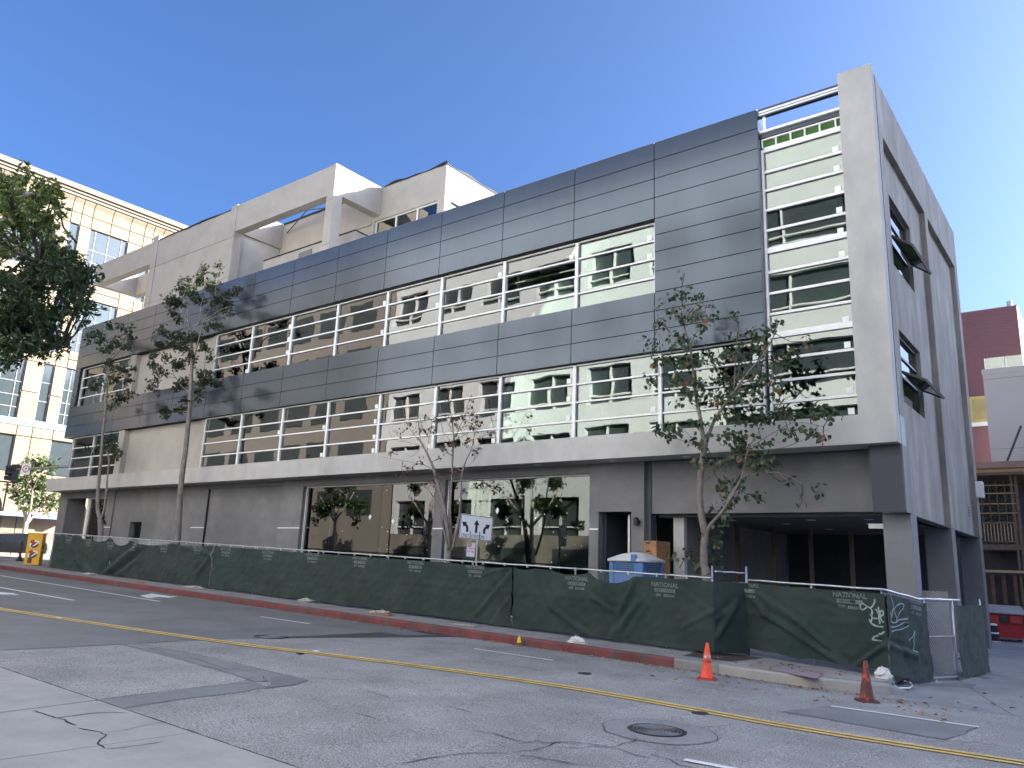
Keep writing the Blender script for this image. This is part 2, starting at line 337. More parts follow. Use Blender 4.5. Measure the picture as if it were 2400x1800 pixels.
CR = [[(1215, 1745), (1260, 1735), (1275, 1742), (1310, 1741), (1360, 1747)], [(1200, 1764), (1255, 1759), (1278, 1750), (1312, 1739), (1345, 1741), (1438, 1752)], [(1300, 1753), (1400, 1753), (1438, 1753), (1480, 1738), (1494, 1731)], [(1438, 1753), (1490, 1770), (1530, 1778)], [(1520, 1766), (1560, 1778), (1590, 1794), (1640, 1802)], [(1110, 1713), (1150, 1720), (1200, 1733), (1235, 1741)], [(930, 1793), (1000, 1779), (1090, 1767), (1150, 1768), (1200, 1766)], [(836, 1672), (880, 1686)], [(1638, 1706), (1680, 1704), (1722, 1698)],
      [(600, 1568), (660, 1581), (700, 1590), (820, 1594)], [(1200, 1560), (1275, 1575)], [(1400, 1578), (1550, 1595), (1650, 1612), (1760, 1628)], [(1085, 1536), (1200, 1560)], [(860, 1620), (920, 1637)], [(0, 1525), (140, 1519), (250, 1512), (325, 1509), (430, 1500), (520, 1497)], [(325, 1509), (450, 1533), (600, 1565)], [(230, 1640), (420, 1618), (560, 1600), (600, 1590)], [(2150, 1736), (2290, 1741), (2400, 1759)], [(1827, 1668), (1950, 1688), (2212, 1735), (2250, 1725), (2290, 1704)], [(1200, 1770), (1240, 1775), (1400, 1800)], [(1950, 1735), (1985, 1726)], [(530, 1572), (555, 1568), (600, 1580)], [(610, 1585), (625, 1596), (612, 1600)], [(350, 1520), (420, 1540), (470, 1548), (540, 1572)], [(1050, 1655), (1110, 1672)], [(1290, 1565), (1340, 1572)]]
for c in CR: ribbon('crack', xy(*c), .015, M['crack'], road, .010, jit=.05, step=.08, wj=.8)
# ring of newer asphalt round the big manhole, and its cracks
mhc = PG(1540, 1713)
ring = MB(); nn = 40
for k in range(nn):
    a = 2 * math.pi * k / nn; r = .78 + .06 * N(math.cos(a) * 2, math.sin(a) * 2, 4)
    ring.v.append((mhc.x + r * math.cos(a) + .03, mhc.y + r * math.sin(a), G(mhc.x + r * math.cos(a)) + .005))
ring.f.append(tuple(range(nn))); ring.build('asphalt_patch', M['asphalt_ring'], road)
ribbon('crack', [(v[0], v[1]) for v in ring.v] + [ring.v[0][:2]],        .009, M['crack'], road, .010, jit=.02, step=.08, wj=.9)
# raised road studs and small dark plates
for i, (u, v) in enumerate(((137, 1449.5), (741, 1527.5), (703, 1533.5))):
    p = PG(u, v); bx('road_stud', p.x - .06, p.x + .06, p.y - .05, p.y + .05, p.z, p.z + .022, M['litter'] if i < 2 else M['iron'], road)
for u, v in ((1641, 1672), (1370, 1579)):
    p = PG(u, v); MB().lathe([(.14, 0), (.13, .014)], 18, (p.x, p.y, p.z + .001)).build('valve_cover', M['iron'], road)

def manhole(u, v, r, label):
    p = PG(u, v); t = thing('manhole_cover', label, 'manhole cover', p, group='manhole covers in the road')
    s = Vector((0, 0, 0)); tilt = -math.atan(GS)
    lid = MB().lathe([(r, -.03), (r, .012), (r - .025, .014), (r - .03, .006), (.0001, .007)], 40); lid = lid.build('lid', M['iron'], t, local=True); lid.rotation_euler = (0, -tilt, 0)
    lid.location = (0, 0, .004)
    m = MB(); k = 0
    for rr in [r * q for q in (.22, .34, .46, .58, .70, .82)]:
        n = 36; b = len(m.v)
        for i in range(n):
            a = 2 * math.pi * i / n
            for dr, z in ((-.007, .009), (0, .0155), (.007, .009)): m.v.append(((rr + dr) * math.cos(a), (rr + dr) * math.sin(a), z))
        for i in range(n):
            j = (i + 1) % n
            for q in (0, 1): m.f.append((b + 3 * i + q, b + 3 * i + q + 1, b + 3 * j + q + 1, b + 3 * j + q))
    ri = m.build('ring_rib', M['iron_worn'], t, local=True); ri.rotation_euler = lid.rotation_euler; ri.location = (0, 0, .004)
    m = MB()
    for i in range(12):
        a = 2 * math.pi * i / 12 + .1; d = Vector((math.cos(a), math.sin(a), 0)); q = Vector((-d.y, d.x, 0)) * .006
        m.prism([d * .02 - q, d * r * .42 - q * .3, d * r * .42 + q * .3, d * .02 + q], (0, 0, .014))
    sp = m.build('star_rib', M['iron_worn'], t, local=True); sp.rotation_euler = lid.rotation_euler; sp.location = (0, 0, .005)
manhole(1540, 1713, .40, 'large round iron manhole cover with ribbed star pattern in the near lane')
manhole(637, 1493, .40, 'distant round iron manhole cover between yellow lines and red kerb')

# near concrete driveway: three slabs with an open joint between them
drive = struct(sheet_poly('driveway', [(-40, -4), (-2, -4), (-2, 5.55), (-40, 5.55)], M['soil'], None, .006))
def near_y(p, q, x): return p[1] + (q[1] - p[1]) * (x - p[0]) / (q[0] - p[0])
j1a, j1b = xy((222, 1646), (0, 1675)); j2a, j2b = xy((447, 1722), (0, 1786))
def lineat(a, b, y): t = (y - a[1]) / (b[1] - a[1]); return (a[0] + (b[0] - a[0]) * t, y)
e = .022
for pts in ([(-40, 5.54), (lineat(j1a, j1b, 5.54)[0] - e * 2, 5.54), (lineat(j1a, j1b, 1)[0] - e * 2, 1), (-40, 1)],
            [(lineat(j1a, j1b, 5.54)[0] + e, 5.54), (lineat(j2a, j2b, 5.54)[0] - .012, 5.54), (lineat(j2a, j2b, 1)[0] - .012, 1), (lineat(j1a, j1b, 1)[0] + e, 1)],
            [(lineat(j2a, j2b, 5.54)[0] + .012, 5.54), (-2.2, 5.54), (-2.2, -3), (lineat(j2a, j2b, 1)[0], -3), (lineat(j2a, j2b, 1)[0] + .012, 1)]):
    MB().prism([(x, y, G(x) + .008) for x, y in pts], (0, 0, .014)).build('concrete_slab', M['concrete'], drive)
for c, w in (([(80, 1670), (110, 1680), (130, 1688), (165, 1683), (210, 1677), (262, 1673), (300, 1676)], .03), ([(130, 1688), (152, 1692), (160, 1700), (178, 1706)], .04), ([(178, 1712), (230, 1722), (248, 1728), (235, 1740), (232, 1750), (245, 1761)], .032), ([(248, 1723), (300, 1715), (345, 1704), (395, 1694)], .014), ([(245, 1761), (300, 1756), (350, 1749), (382, 1741)], .02), ([(0, 1741), (5, 1740)], .01)):
    ribbon('crack', xy(*c), w * .62, M['crack'], drive, .026, jit=.035, step=.06, wj=.8)
ribbon('edge_gap', [(-40, 5.57), (-2, 5.57)], .05, M['soil'], drive, .012, jit=.02, step=.1, wj=.5)

# far pavement with kerb stones
walk = struct(MB().prism([(x, y, G(x) + KERB - .14) for x, y in ((-48.3, 17.02), (-7.7, 16.99), (-5.4, 17.02), (-4.35, 17.4), (-4.12, 17.8), (-4.22, 19.0), (-4.3, 33.5), (-52.6, 33.5), (-54, 26), (-53.5, 20.5), (-51.5, 18.2))], (0, 0, .14)).build('pavement', M['concrete_walk']))
for k in range(5): pass
def kerb_stone(a, b, mat, h0=KERB, h1=KERB, w=.17):
    a = Vector(a); b = Vector(b); t = (b - a).normalized(); nrm = Vector((-t.y, t.x)); a2 = a + t * .004; b2 = b - t * .004; m = MB()
    sec = [(0, -.03), (.012, .8), (.035, 1.0), (w, 1.0), (w, -.03)]; 
    for p, hh in ((a2, h0), (b2, h1)):
        for d, z in sec: q = p + nrm * d; m.v.append((q.x, q.y, G(q.x) + (hh * z if z > 0 else z) + .003 * (z == 1.0)))
    n = len(sec)
    for i in range(n): j = (i + 1) % n; m.f.append((i, j, n + j, n + i))
    m.f.append(tuple(range(n - 1, -1, -1))); m.f.append(tuple(range(n, 2 * n)))
    return m.build('kerb_stone', mat, walk)
kx = [-8.3 - i * 2.75 for i in range(15)]
for a, b in zip(kx[1:], kx): kerb_stone((a, 16.83), (b, 16.83), M['kerb_red'])
kerb_stone((-47.9, 17.1), (-46.8, 16.83), M['kerb_red'])
cpts = [(-47.9, 17.1), (-50, 17.9), (-52, 19), (-53.6, 21), (-54.2, 24), (-54.3, 32)]
for a, b in zip(cpts[1:], cpts): kerb_stone(a, b, M['kerb_red'])
kerb_stone((-8.3, 16.83), (-7.25, 16.83), M['kerb_grey'])
RK = [(-7.25, 16.83), (-5.35, 16.86), (-4.45, 17.14), (-3.98, 17.5), (-3.75, 17.9)]
for i, (a, b) in enumerate(zip(RK, RK[1:])): kerb_stone(a, b, M['concrete'], h0=(.2, .2, .2, .19)[i], h1=(.2, .2, .19, .05)[i])
# pale ramp slabs at the right end of the pavement
sheet_poly('pavement_slab', [(-7.25, 17.0), (-6.9, 18.3), (-4.4, 18.4), (-4.2, 17.8), (-4.55, 17.36), (-5.4, 17.03)], M['concrete'], walk, KERB + .006)
sheet_poly('pink_warning_slab', [(p.x, p.y) for p in (PG(u, v, KERB) for u, v in ((1752, 1561), (1778, 1551), (1940, 1575), (1912, 1592)))], mk('faded_pink_concrete', (.27, .215, .215), .9, var=.12, vs=2), walk, KERB + .014)
sheet_poly('tree_pit', [(-8.4, 17.5), (-7.3, 17.6), (-7.1, 19.2), (-8.7, 19.2)], M['soil'], walk, KERB + .005)
for x in (-12, -15, -18, -21, -24, -27): ribbon('pavement_joint', [(x, 17.01), (x, 18.6)], .015, M['crack'], walk, KERB + .004)
alley = struct(sheet_poly('alley', xy((2060, 1634), (2100, 1640.5), (2400, 1681)) + [(3.0, 14.0), (6, 14.0), (6, 80), (-4.2, 80), (-4.2, 33.6), (-3.9, 25), (-3.78, 18.0), (-3.9, 17.3)], M['concrete_alley'], None, .005))
for c in ([(2240, 1590), (2330, 1650), (2380, 1680)], [(2150, 1595), (2280, 1580), (2400, 1590)], [(2150, 1595), (2260, 1598), (2400, 1610)]): ribbon('alley_joint', xy(*c), .012, M['crack'], alley, .009, jit=.02, wj=.4)
for c in ([(2283, 1585), (2322, 1592)],): ribbon('alley_patch', xy(*c), .3, M['asphalt_patch'], alley, .009)
# ================================================================== MAIN BUILDING
B = thing('office_building', 'grey three storey office building with dark metal panels, strip windows and open roof frames', 'building', (-28, 27, 0))
XL, XR = -51.3, -4.2
YB = 33.7
# --- shell
bx('floor_slab', XL + .1, XR - .35, 21.75, YB - .3, 5.42, 5.95, M['interior_floor'], B)
bx('floor_slab', XL + .1, XR - .35, 21.45, YB - .3, 9.35, 10.25, M['interior_floor'], B)
bx('roof_slab', XL + .1, XR - .35, 21.45, YB - .3, 14.0, 14.9, M['ceiling'], B)
bx('rear_wall', XL, XR - .3, YB - .3, YB, 3.72, 15.6, M['stucco'], B)
bx('end_wall', XL, XL + .25, 26.0, YB - .3, 0.9, 15.6, M['stucco'], B)
bx('end_wall', XL + .05, XL + .25, 21.5, 26.0, 10.0, 15.6, M['stucco'], B)
bx('ground_end_wall', XL + .3, XL + .5, 23.8, 33.4, 0.9, 5.42, M['stucco_dark'], B)
bx('partition', XL + 6, XR - .5, 27.5, 27.65, 5.95, 9.35, M['interior'], B)
bx('partition', XL + 6, XR - .5, 27.5, 27.65, 10.25, 14.0, M['interior'], B)
for x in (-48.3, -42.2, -32.8, -23.3, -13.9): 
    for z0, z1 in ((5.95, 9.35), (10.25, 14.0)): bx('interior_column', x - .3, x + .3, 22.3, 22.9, z0, z1, M['interior'], B)
for x in (-30.8, -25.0, -18.3, -9.3):
    bx('interior_wall', x - .08, x + .08, 23.5, 27.5, 5.95, 9.35, M['interior'], B); bx('interior_wall', x - .08, x + .08, 23.5, 27.5, 10.25, 14.0, M['interior'], B)
for i in range(12):
    x = -36 + i * 2.6
    for z in (9.1, 13.75): bx('ceiling_lamp', x, x + 1.2, 24.2, 24.4, z, z + .08, M['white'], B)
# stair flight behind the left windows
for z0 in (6.0, 10.3):
    MB().prism([(-35.0, 22.9, z0), (-34.6, 22.9, z0), (-30.6, 22.9, z0 + 3.0), (-31.0, 22.9, z0 + 3.0)], (0, 1.2, 0)).build('stair_flight', M['interior'], B)
# --- wall backing behind the metal panels
bx('panel_backing', XL + .03, -10.9, 20.99, 21.44, 13.03, 15.70, M['backing'], B)
bx('panel_backing', XL + .03, -10.9, 20.99, 21.44, 8.66, 10.56, M['backing'], B)
bx('panel_backing', -10.9, -7.47, 20.99, 21.44, 8.63, 15.70, M['backing'], B)
bx('panel_backing', XL + .03, -50.68, 20.99, 21.44, 10.57, 13.02, M['backing'], B)
bx('parapet_cap', XL, -7.45, 20.93, 21.46, 15.705, 15.745, M['alu'], B)
bx('panel_return', -7.465, -7.44, 20.93, 21.44, 8.61, 15.70, M['panel'], B)
bx('panel_return', XL - .012, XL + .012, 20.92, 26.0, 13.05, 15.70, M['panel'], B)
bx('panel_return', XL - .012, XL + .012, 20.92, 24.0, 8.65, 10.57, M['panel'], B)
PJ = [XL, -48.5, -45.35, -42.2, -39.05, -35.85, -32.76, -29.67, -26.5, -23.37, -20.26, -17.11, -13.96, -10.88]
g = .013
def panel_block(xs, zs):
    for a, b in zip(xs, xs[1:]):
        for c, d in zip(zs, zs[1:]): bx('cladding_panel', a + g, b - g, 20.92, 20.975, c + g, d - g, M['panel'], B)
panel_block(PJ, [13.045, 13.78, 14.45, 15.11, 15.75])
panel_block(PJ, [8.65, 9.33, 9.95, 10.57])
panel_block([-10.88, -7.45], [8.62, 9.33, 9.95, 10.57, 11.25, 11.91, 12.48, 13.045, 13.78, 14.45, 15.11, 15.75])
panel_block([XL, -50.65], [10.57, 11.25, 11.91, 12.48, 13.045])
# --- light stucco ledge and pillar
bx('ledge', -52.35, XR, 20.8, 21.72, 5.40, 6.15, M['stucco'], B)
bx('pillar', -5.08, XR, 20.8, 21.14, 6.152, 15.95, M['stucco'], B)
bx('pillar_side', -4.95, XR - .02, 21.142, 21.198, 3.72, 15.8, M['reveal'], B)
for x in (-12.5, -15.4, -7.6, -10.0): bx('soffit_lamp', x - .1, x + .1, 21.15, 21.35, 5.385, 5.40, M['white'], B)
# blank stucco walls and pilasters on the left
for z0, z1 in ((6.16, 8.64), (10.575, 13.04)):
    bx('stucco_wall', -43.85, -36.45, 21.28, 21.43, z0, z1, M['stucco_beige'], B)
    bx('pilaster', -44.5, -43.86, 21.0, 21.43, z0, z1, M['stucco_beige'], B)
    bx('pilaster', -36.44, -35.95, 21.22, 21.43, z0, z1, M['stucco_beige'], B)
# --- windows: frame mesh + panes
def window(xs, zs, yg, name='window', vb=.028, rb=.036, missing=(), stick=0, double=(), endbars=True, glassmat=None, header=0.):
    f = MB(); x0, x1 = xs[0], xs[-1]; z0, z1 = zs[0], zs[-1]
    for i, x in enumerate(xs):
        if not endbars and i in (0, len(xs) - 1): continue
        f.box(x - vb, x + vb, yg - .10, yg + .06, z0, z1)
    for k, z in enumerate(zs):
        h = rb if k not in double else rb * 2.2
        for a, b in zip(xs, xs[1:]): f.box(a + (vb if endbars or a != x0 else 0), b - (vb if endbars or b != x1 else 0), yg - .07, yg + .05, z - h * .75, z + h * .75)
    w = f.build(name, M['alu'], B)
    rnd = random.Random(int(x0 * 31 + z0 * 7))
    for i, (a, b) in enumerate(zip(xs, xs[1:])):
        for k, (c, d) in enumerate(zip(zs, zs[1:])):
            if (i, k) in missing: continue
            bx('pane', a + .02, b - .02, yg - .012, yg + .012, c + .02, d - .02, glassmat or M['glass'], w)
            if stick and rnd.random() < stick: bx('sticker', b - .32, b - .16, yg - .020, yg - .014, c + .07, c + .24, M['sticker'], w)
    return w
UZ = [10.60, 11.14, 11.78, 12.40, 13.0]; LZ = [6.18, 6.74, 7.37, 7.98, 8.62]
UX = [-35.85, -32.73, -29.62, -26.42, -23.27, -20.22, -17.10, -13.93, -10.92]
LX = [-35.93, -32.80, -29.60, -26.45, -23.25, -20.20, -17.06, -13.92, -10.80, -7.56]
for i in range(8): 
    xs = UX[i:i + 2]; window([xs[0] + .029, xs[1] - .029], UZ, 21.2, stick=.45, missing=((0, 2),) if i == 6 else ())
    w = LX[i:i + 2]
for i in range(9):
    window([LX[i] + .029, LX[i + 1] - .029], LZ, 21.2, stick=.5)
# the open sash of the missing pane, swung inwards
sash = MB().box(-1.5, 1.5, -.02, .02, -.30, .30).build('open_sash', M['glass'], B, local=True)
sash.location = Vector((-15.5, 21.5, 12.2)) - wl(B); sash.rotation_euler = (R_(-70), 0, 0)
window([-50.62, -47.7, -44.55], UZ, 21.2)
window([-50.45, -47.75, -44.55], LZ, 21.2)
cw = MB().box(-50.5, -50.4, 21.1, 21.2, 6.16, 8.64); cw.box(-50.5, -50.4, 25.9, 26.0, 6.16, 8.64)
for z in LZ: cw.box(-50.49, -50.41, 21.2, 25.9, z - .03, z + .03)
cw = cw.build('corner_window', M['alu'], B)
for c, d in zip(LZ, LZ[1:]): bx('pane', -50.462, -50.438, 21.21, 25.9, c + .02, d - .02, M['glass'], cw)
bx('end_wall', XL + .4, XL + .6, 26.0, 26.2, 5.4, 8.64, M['stucco'], B)
# head boxes (dark) above the glass
bx('window_head', -35.9, -10.9, 21.24, 21.42, 12.99, 13.035, M['alu_dark'], B)
# --- tall strip of glazing beside the pillar
SZ = [6.18, 6.74, 7.35, 7.98, 8.68, 9.31, 9.93, 10.57, 11.24, 11.87, 12.51, 13.14, 13.73, 14.46]
window([-7.40, -5.10], SZ, 21.22, name='tall_window', vb=.035, rb=.05, stick=.5, double=(4, 8, 13), endbars=True)
cl = MB()
for x in (-7.40, -6.99, -6.56, -6.15, -5.73, -5.29): cl.box(x - .022, x + .022, 21.15, 21.24, 14.54, 14.78)
cl.box(-7.42, -5.1, 21.14, 21.25, 14.78, 14.83); cl = cl.build('clerestory_window', M['alu'], B)
for a, b in zip((-7.40, -6.99, -6.56, -6.15, -5.73, -5.29), (-6.99, -6.56, -6.15, -5.73, -5.29, -5.1)): bx('pane', a + .02, b - .02, 21.2, 21.21, 14.55, 14.77, M['green_net'], cl)
bx('strip_head', -7.42, -5.1, 21.1, 21.3, 14.84, 14.96, M['alu_dark'], B)
bx('rail', -7.43, -5.09, 21.02, 21.16, 14.97, 15.05, M['alu'], B)
MB().prism([(-7.30, 21.35, 15.03), (-5.13, 21.35, 15.03), (-5.22, 21.75, 15.42), (-7.30, 21.75, 15.42)], (0, .12, -.05)).build('skylight_blind', mk('dark_brown_blind', (.035, .03, .04), .8), B)
for z0, z1, m_ in ((15.50, 15.545, 'alu_dark'), (15.545, 15.60, 'alu'), (15.60, 15.625, 'alu_dark'), (15.625, 15.69, 'alu'), (15.69, 15.76, 'alu_dark')): bx('top_rail', -7.43, -5.09, 21.0, 21.14, z0, z1, M[m_], B)
bx('rail_post', -7.33, -7.26, 21.05, 21.12, 15.05, 15.5, M['alu'], B)
# --- right side wall
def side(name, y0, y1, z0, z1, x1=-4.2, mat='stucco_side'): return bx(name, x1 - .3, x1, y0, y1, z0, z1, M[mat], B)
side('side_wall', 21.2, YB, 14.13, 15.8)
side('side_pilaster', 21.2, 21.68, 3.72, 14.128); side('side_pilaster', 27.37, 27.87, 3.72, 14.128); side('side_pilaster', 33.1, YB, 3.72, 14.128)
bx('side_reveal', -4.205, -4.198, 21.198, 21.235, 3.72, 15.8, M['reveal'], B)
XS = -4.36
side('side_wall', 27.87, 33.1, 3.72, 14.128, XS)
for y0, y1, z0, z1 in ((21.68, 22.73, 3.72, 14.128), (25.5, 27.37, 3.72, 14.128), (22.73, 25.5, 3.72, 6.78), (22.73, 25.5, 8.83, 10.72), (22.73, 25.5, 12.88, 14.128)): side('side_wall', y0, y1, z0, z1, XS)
for zb, zt in ((6.78, 8.83), (10.72, 12.88)):
    f = MB(); xo = XS - .17
    f.box(xo - .05, xo + .05, 22.73, 22.78, zb, zt); f.box(xo - .05, xo + .05, 25.42, 25.5, zb, zt)
    for z in (zb + .03, zb + (zt - zb) * .42, zb + (zt - zb) * .70, zt - .05): f.box(xo - .05, xo + .05, 22.78, 25.42, z - .03, z + .03)
    w = f.build('side_window', M['alu_dark'], B)
    for a, b in ((zb + (zt - zb) * .70, zt - .05), (zb + (zt - zb) * .42, zb + (zt - zb) * .70), (zb + .03, zb + (zt - zb) * .2)): bx('pane', xo - .012, xo + .012, 22.79, 25.41, a + .03, b - .03, M['glass'], w)
    # awning sash pushed out at the bottom
    h = .62; s = MB()
    for y in (22.80, 25.36): s.box(-.03, .03, y - 24.1, y - 24.1 + .05, -h, 0)
    s.box(-.03, .03, -1.3, 1.31, -h - .05, -h); s.box(-.03, .03, -1.3, 1.31, -.05, 0)
    so = s.build('awning_sash', M['alu_dark'], w, local=True); so.location = Vector((XS - .02, 24.1, zb + (zt - zb) * .42)) ; so.rotation_euler = (0, R_(-52 if zb > 9 else -62), 0)
    gp = MB().box(-.008, .008, -1.26, 1.27, -h, -.05).build('sash_pane', M['glass'], w, local=True); gp.location = so.location; gp.rotation_euler = so.rotation_euler
for k in range(4): bx('vent', -4.36, -4.352, 32.12, 32.35, 4.42 + k * .095, 4.48 + k * .095, M['black'], B)
# soffit under the overhang
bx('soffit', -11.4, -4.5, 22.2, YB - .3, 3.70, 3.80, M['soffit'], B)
for x, y in ((-9.6, 23.5), (-8.5, 25.2), (-7.2, 23.5), (-6.0, 25.2), (-5.6, 23.4), (-8.0, 28)): bx('downlight', x - .1, x + .1, y - .1, y + .1, 3.685, 3.70, M['white'], B)
bx('soffit_edge', -4.68, -4.22, 21.7, YB, 3.70, 3.715, M['soffit'], B)
# columns on the right
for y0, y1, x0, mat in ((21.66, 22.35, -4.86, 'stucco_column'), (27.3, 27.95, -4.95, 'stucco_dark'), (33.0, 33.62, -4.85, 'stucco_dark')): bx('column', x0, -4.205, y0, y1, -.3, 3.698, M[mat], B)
bx('column_head', -4.86, -4.205, 21.66, 22.0, 3.722, 5.398, M['stucco_column'], B)
# --- ground floor front wall (dark stucco), y = 21.7
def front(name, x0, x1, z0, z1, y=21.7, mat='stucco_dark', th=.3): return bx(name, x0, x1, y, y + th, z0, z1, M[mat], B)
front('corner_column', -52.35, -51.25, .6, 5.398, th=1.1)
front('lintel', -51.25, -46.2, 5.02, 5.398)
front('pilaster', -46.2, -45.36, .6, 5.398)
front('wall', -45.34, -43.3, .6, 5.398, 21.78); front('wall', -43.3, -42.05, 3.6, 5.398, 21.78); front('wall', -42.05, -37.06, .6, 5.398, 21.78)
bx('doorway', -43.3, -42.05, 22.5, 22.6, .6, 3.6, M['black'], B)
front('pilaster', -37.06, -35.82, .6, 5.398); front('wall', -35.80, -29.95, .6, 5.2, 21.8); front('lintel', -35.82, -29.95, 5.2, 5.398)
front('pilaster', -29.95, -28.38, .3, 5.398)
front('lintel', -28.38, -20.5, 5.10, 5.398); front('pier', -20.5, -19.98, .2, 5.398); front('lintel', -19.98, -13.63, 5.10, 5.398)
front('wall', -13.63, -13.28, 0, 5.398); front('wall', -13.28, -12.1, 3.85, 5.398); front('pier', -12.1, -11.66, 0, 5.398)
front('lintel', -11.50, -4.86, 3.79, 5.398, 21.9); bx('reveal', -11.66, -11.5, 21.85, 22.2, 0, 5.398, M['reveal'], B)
for x0, x1 in ((-46.2, -45.36), (-37.06, -35.82), (-29.95, -28.38), (-20.5, -19.98), (-13.63, -13.28)): bx('reveal_strip', x0 + .02, x1, 21.688, 21.699, 3.285, 3.325, M['alu'], B)
bx('reveal_strip', -35.82, -35.80, 21.70, 21.79, .6, 5.2, M['backing'], B)
# shopfront glazing
def shop(x0, x1, n, z0, z1, y=21.98, first=None):
    f = MB(); f.box(x0, x0 + .05, y - .1, y + .08, z0, z1); f.box(x1 - .05, x1, y - .1, y + .08, z0, z1); f.box(x0 + .05, x1 - .05, y - .1, y + .08, z1 - .05, z1); f.box(x0 + .05, x1 - .05, y - .1, y + .08, z0, z0 + .06)
    w = f.build('shop_window', M['alu'], B); st = (x1 - x0 - .1) / n
    for i in range(n):
        a = x0 + .05 + i * st; bx('pane', a + .006, a + st - .006, y - .01, y + .01, z0 + .05, z1 - .05, M['glass_shop'], w)
        if i: bx('glass_fin', a - .012, a + .012, y + .03, y + .33, z0 + .05, z1 - .05, M['alu_dark'], w)
    rr = random.Random(int(x0 * 10))
    for k in range(3):
        c = MB(); cx = rr.uniform(x0 + .5, x1 - .5); cz = rr.uniform(3.4, z1 - .3); q = .12
        c.prism([(cx - q * .7, y - .014, cz), (cx, y - .014, cz - q), (cx + q * .7, y - .014, cz + .02), (cx, y - .014, cz + q)], (0, -.004, 0)); c.build('sticker', M['sticker'], w)
    sp = MB()
    for k in range(30):
        cx = rr.uniform(x0 + .2, x1 - .2); cz = rr.uniform(2.2, z1 - .2); q = rr.uniform(.008, .018); sp.box(cx - q, cx + q, y - .013, y - .0105, cz - q, cz + q)
    sp.build('paint_speck', M['sticker'], w)
    return w
shop(-28.38, -20.5, 5, .5, 5.10); shop(-19.98, -13.63, 5, .35, 5.10)
shop(-48.75, -46.2, 2, .9, 5.02); shop(-51.25, -49.0, 1, .9, 5.02, y=23.2)
bx('shop_wall', -49.0, -48.8, 21.9, 23.2, .9, 5.02, M['alu'], B)
bx('shop_floor', -51, -13.3, 22.1, 33.3, .2, .9, M['interior_floor'], B)
bx('shop_back_wall', -46, -12.5, 27.6, 27.8, .9, 5.4, M['interior'], B)
for x in (-26.6, -17.6): bx('shop_column', x - .35, x + .35, 23.2, 23.9, .5, 5.4, M['interior'], B)
bx('shop_wall', -13.62, -13.4, 22.1, 27.6, .2, 5.4, M['interior'], B)
bx('door_recess', -13.28, -12.1, 23.4, 23.5, 0, 3.85, M['alu_dark'], B); bx('door_frame', -12.55, -12.48, 22.3, 22.4, 0, 3.8, M['galv'], B); bx('door_stud', -12.40, -12.32, 22.5, 22.6, 0, 3.8, M['stud'], B)
bx('door_recess', -13.279, -13.2, 22.05, 23.4, 0, 3.85, M['reveal'], B)
lamp = MB().lathe([(.07, 0), (.08, .02), (.08, .2), (.05, .24)], 12, (-11.86, 21.58, 3.42)); lamp.box(-11.93, -11.79, 21.62, 21.70, 3.46, 3.58); lamp.build('wall_lamp', M['black'], B)
# parking bay under the building
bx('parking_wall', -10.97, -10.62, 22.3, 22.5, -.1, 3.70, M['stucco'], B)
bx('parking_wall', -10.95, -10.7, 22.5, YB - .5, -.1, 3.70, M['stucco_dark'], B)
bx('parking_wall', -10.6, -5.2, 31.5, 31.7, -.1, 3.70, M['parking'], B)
bx('parking_floor', -10.9, -4.3, 22.0, 33.5, -.06, .045, M['interior_floor'], B)
for px_, yy in (((1727, 1245), 25.6), ((1812, 1240), 26.6), ((1899, 1246), 27.2), ((1993, 1240), 27.2)):
    p = PY(px_[0], px_[1], yy); bx('timber_post', p.x - .06, p.x + .06, yy - .06, yy + .06, .05, 3.69, M['stud'], B)
bx('parking_lamp', -5.25, -4.87, 21.85, 22.0, 3.36, 3.48, M['white_plastic'], B)
# --- roof structures (front plane y = 25, back walls y = 28.5)
S = 'stucco_beige'
ZT, ZBm = 23.5, 21.45
def rb(name, x0, x1, y0, y1, z0, z1, mat=S): return bx(name, x0, x1, y0, y1, z0, z1, M[mat], B)
XC1, XC2, XC3 = -32.6, -42.05, -51.75   # right faces of the three roof columns
rb('roof_beam', XC2 - .0, XC1 - .62, 25.04, 25.6, 21.72, ZT); rb('roof_column', XC1 - .6, XC1, 25, 25.62, 14.9, ZT)
rb('roof_beam', XC1 - .58, XC1 - .002, 25.62, 28.5, 21.74, ZT - .003)
rb('roof_column', XC2 - .65, XC2 - .002, 25.0, 25.6, 14.9, ZT + .06); rb('roof_beam', XC2 - .64, XC2 - .004, 25.6, 28.5, 21.78, ZT - .004)
rb('roof_wall', XC3 + .22, XC2 - .65, 25.03, 25.35, 14.9, ZT - .12); rb('roof_wall', XC2 - .55, XC2 - .15, 25.602, 28.5, 14.9, 21.776, 'stucco')
rb('roof_column', XC3 - .55, XC3 + .2, 25.0, 25.5, 14.9, ZT + .25)
rb('roof_beam', -60.7, XC3 - .55, 25.02, 25.6, 21.75, ZT - .15); rb('roof_beam', -60.7, -60.15, 25.6, 28.5, 21.752, ZT - .155)
rb('roof_beam', -60.15, XC3 - .5, 28.0, 28.5, 21.753, ZT - .156)
rb('roof_block', XC3 - .5, XC2 - .6, 25.5, 33.4, 14.9, 22.9, 'stucco')
rb('roof_block', XC2 - .6, -33.3, 28.5, 33.4, 14.9, ZT); rb('roof_block', -33.298, -27.5, 28.5, 33.6, 21.5, ZT + .06)
rb('roof_block', -28.05, -27.5, 28.5, 29.0, 14.9, 21.498); rb('roof_block', -33.298, -27.52, 30.6, 33.6, 14.9, 21.498); rb('roof_block', -33.3, -33.1, 28.5, 30.6, 14.9, 21.498)
w = MB()
for x in (-33.07, -31.39, -29.68, -28.08): w.box(x - .05, x + .05, 28.62, 28.76, 18.6, 21.45)
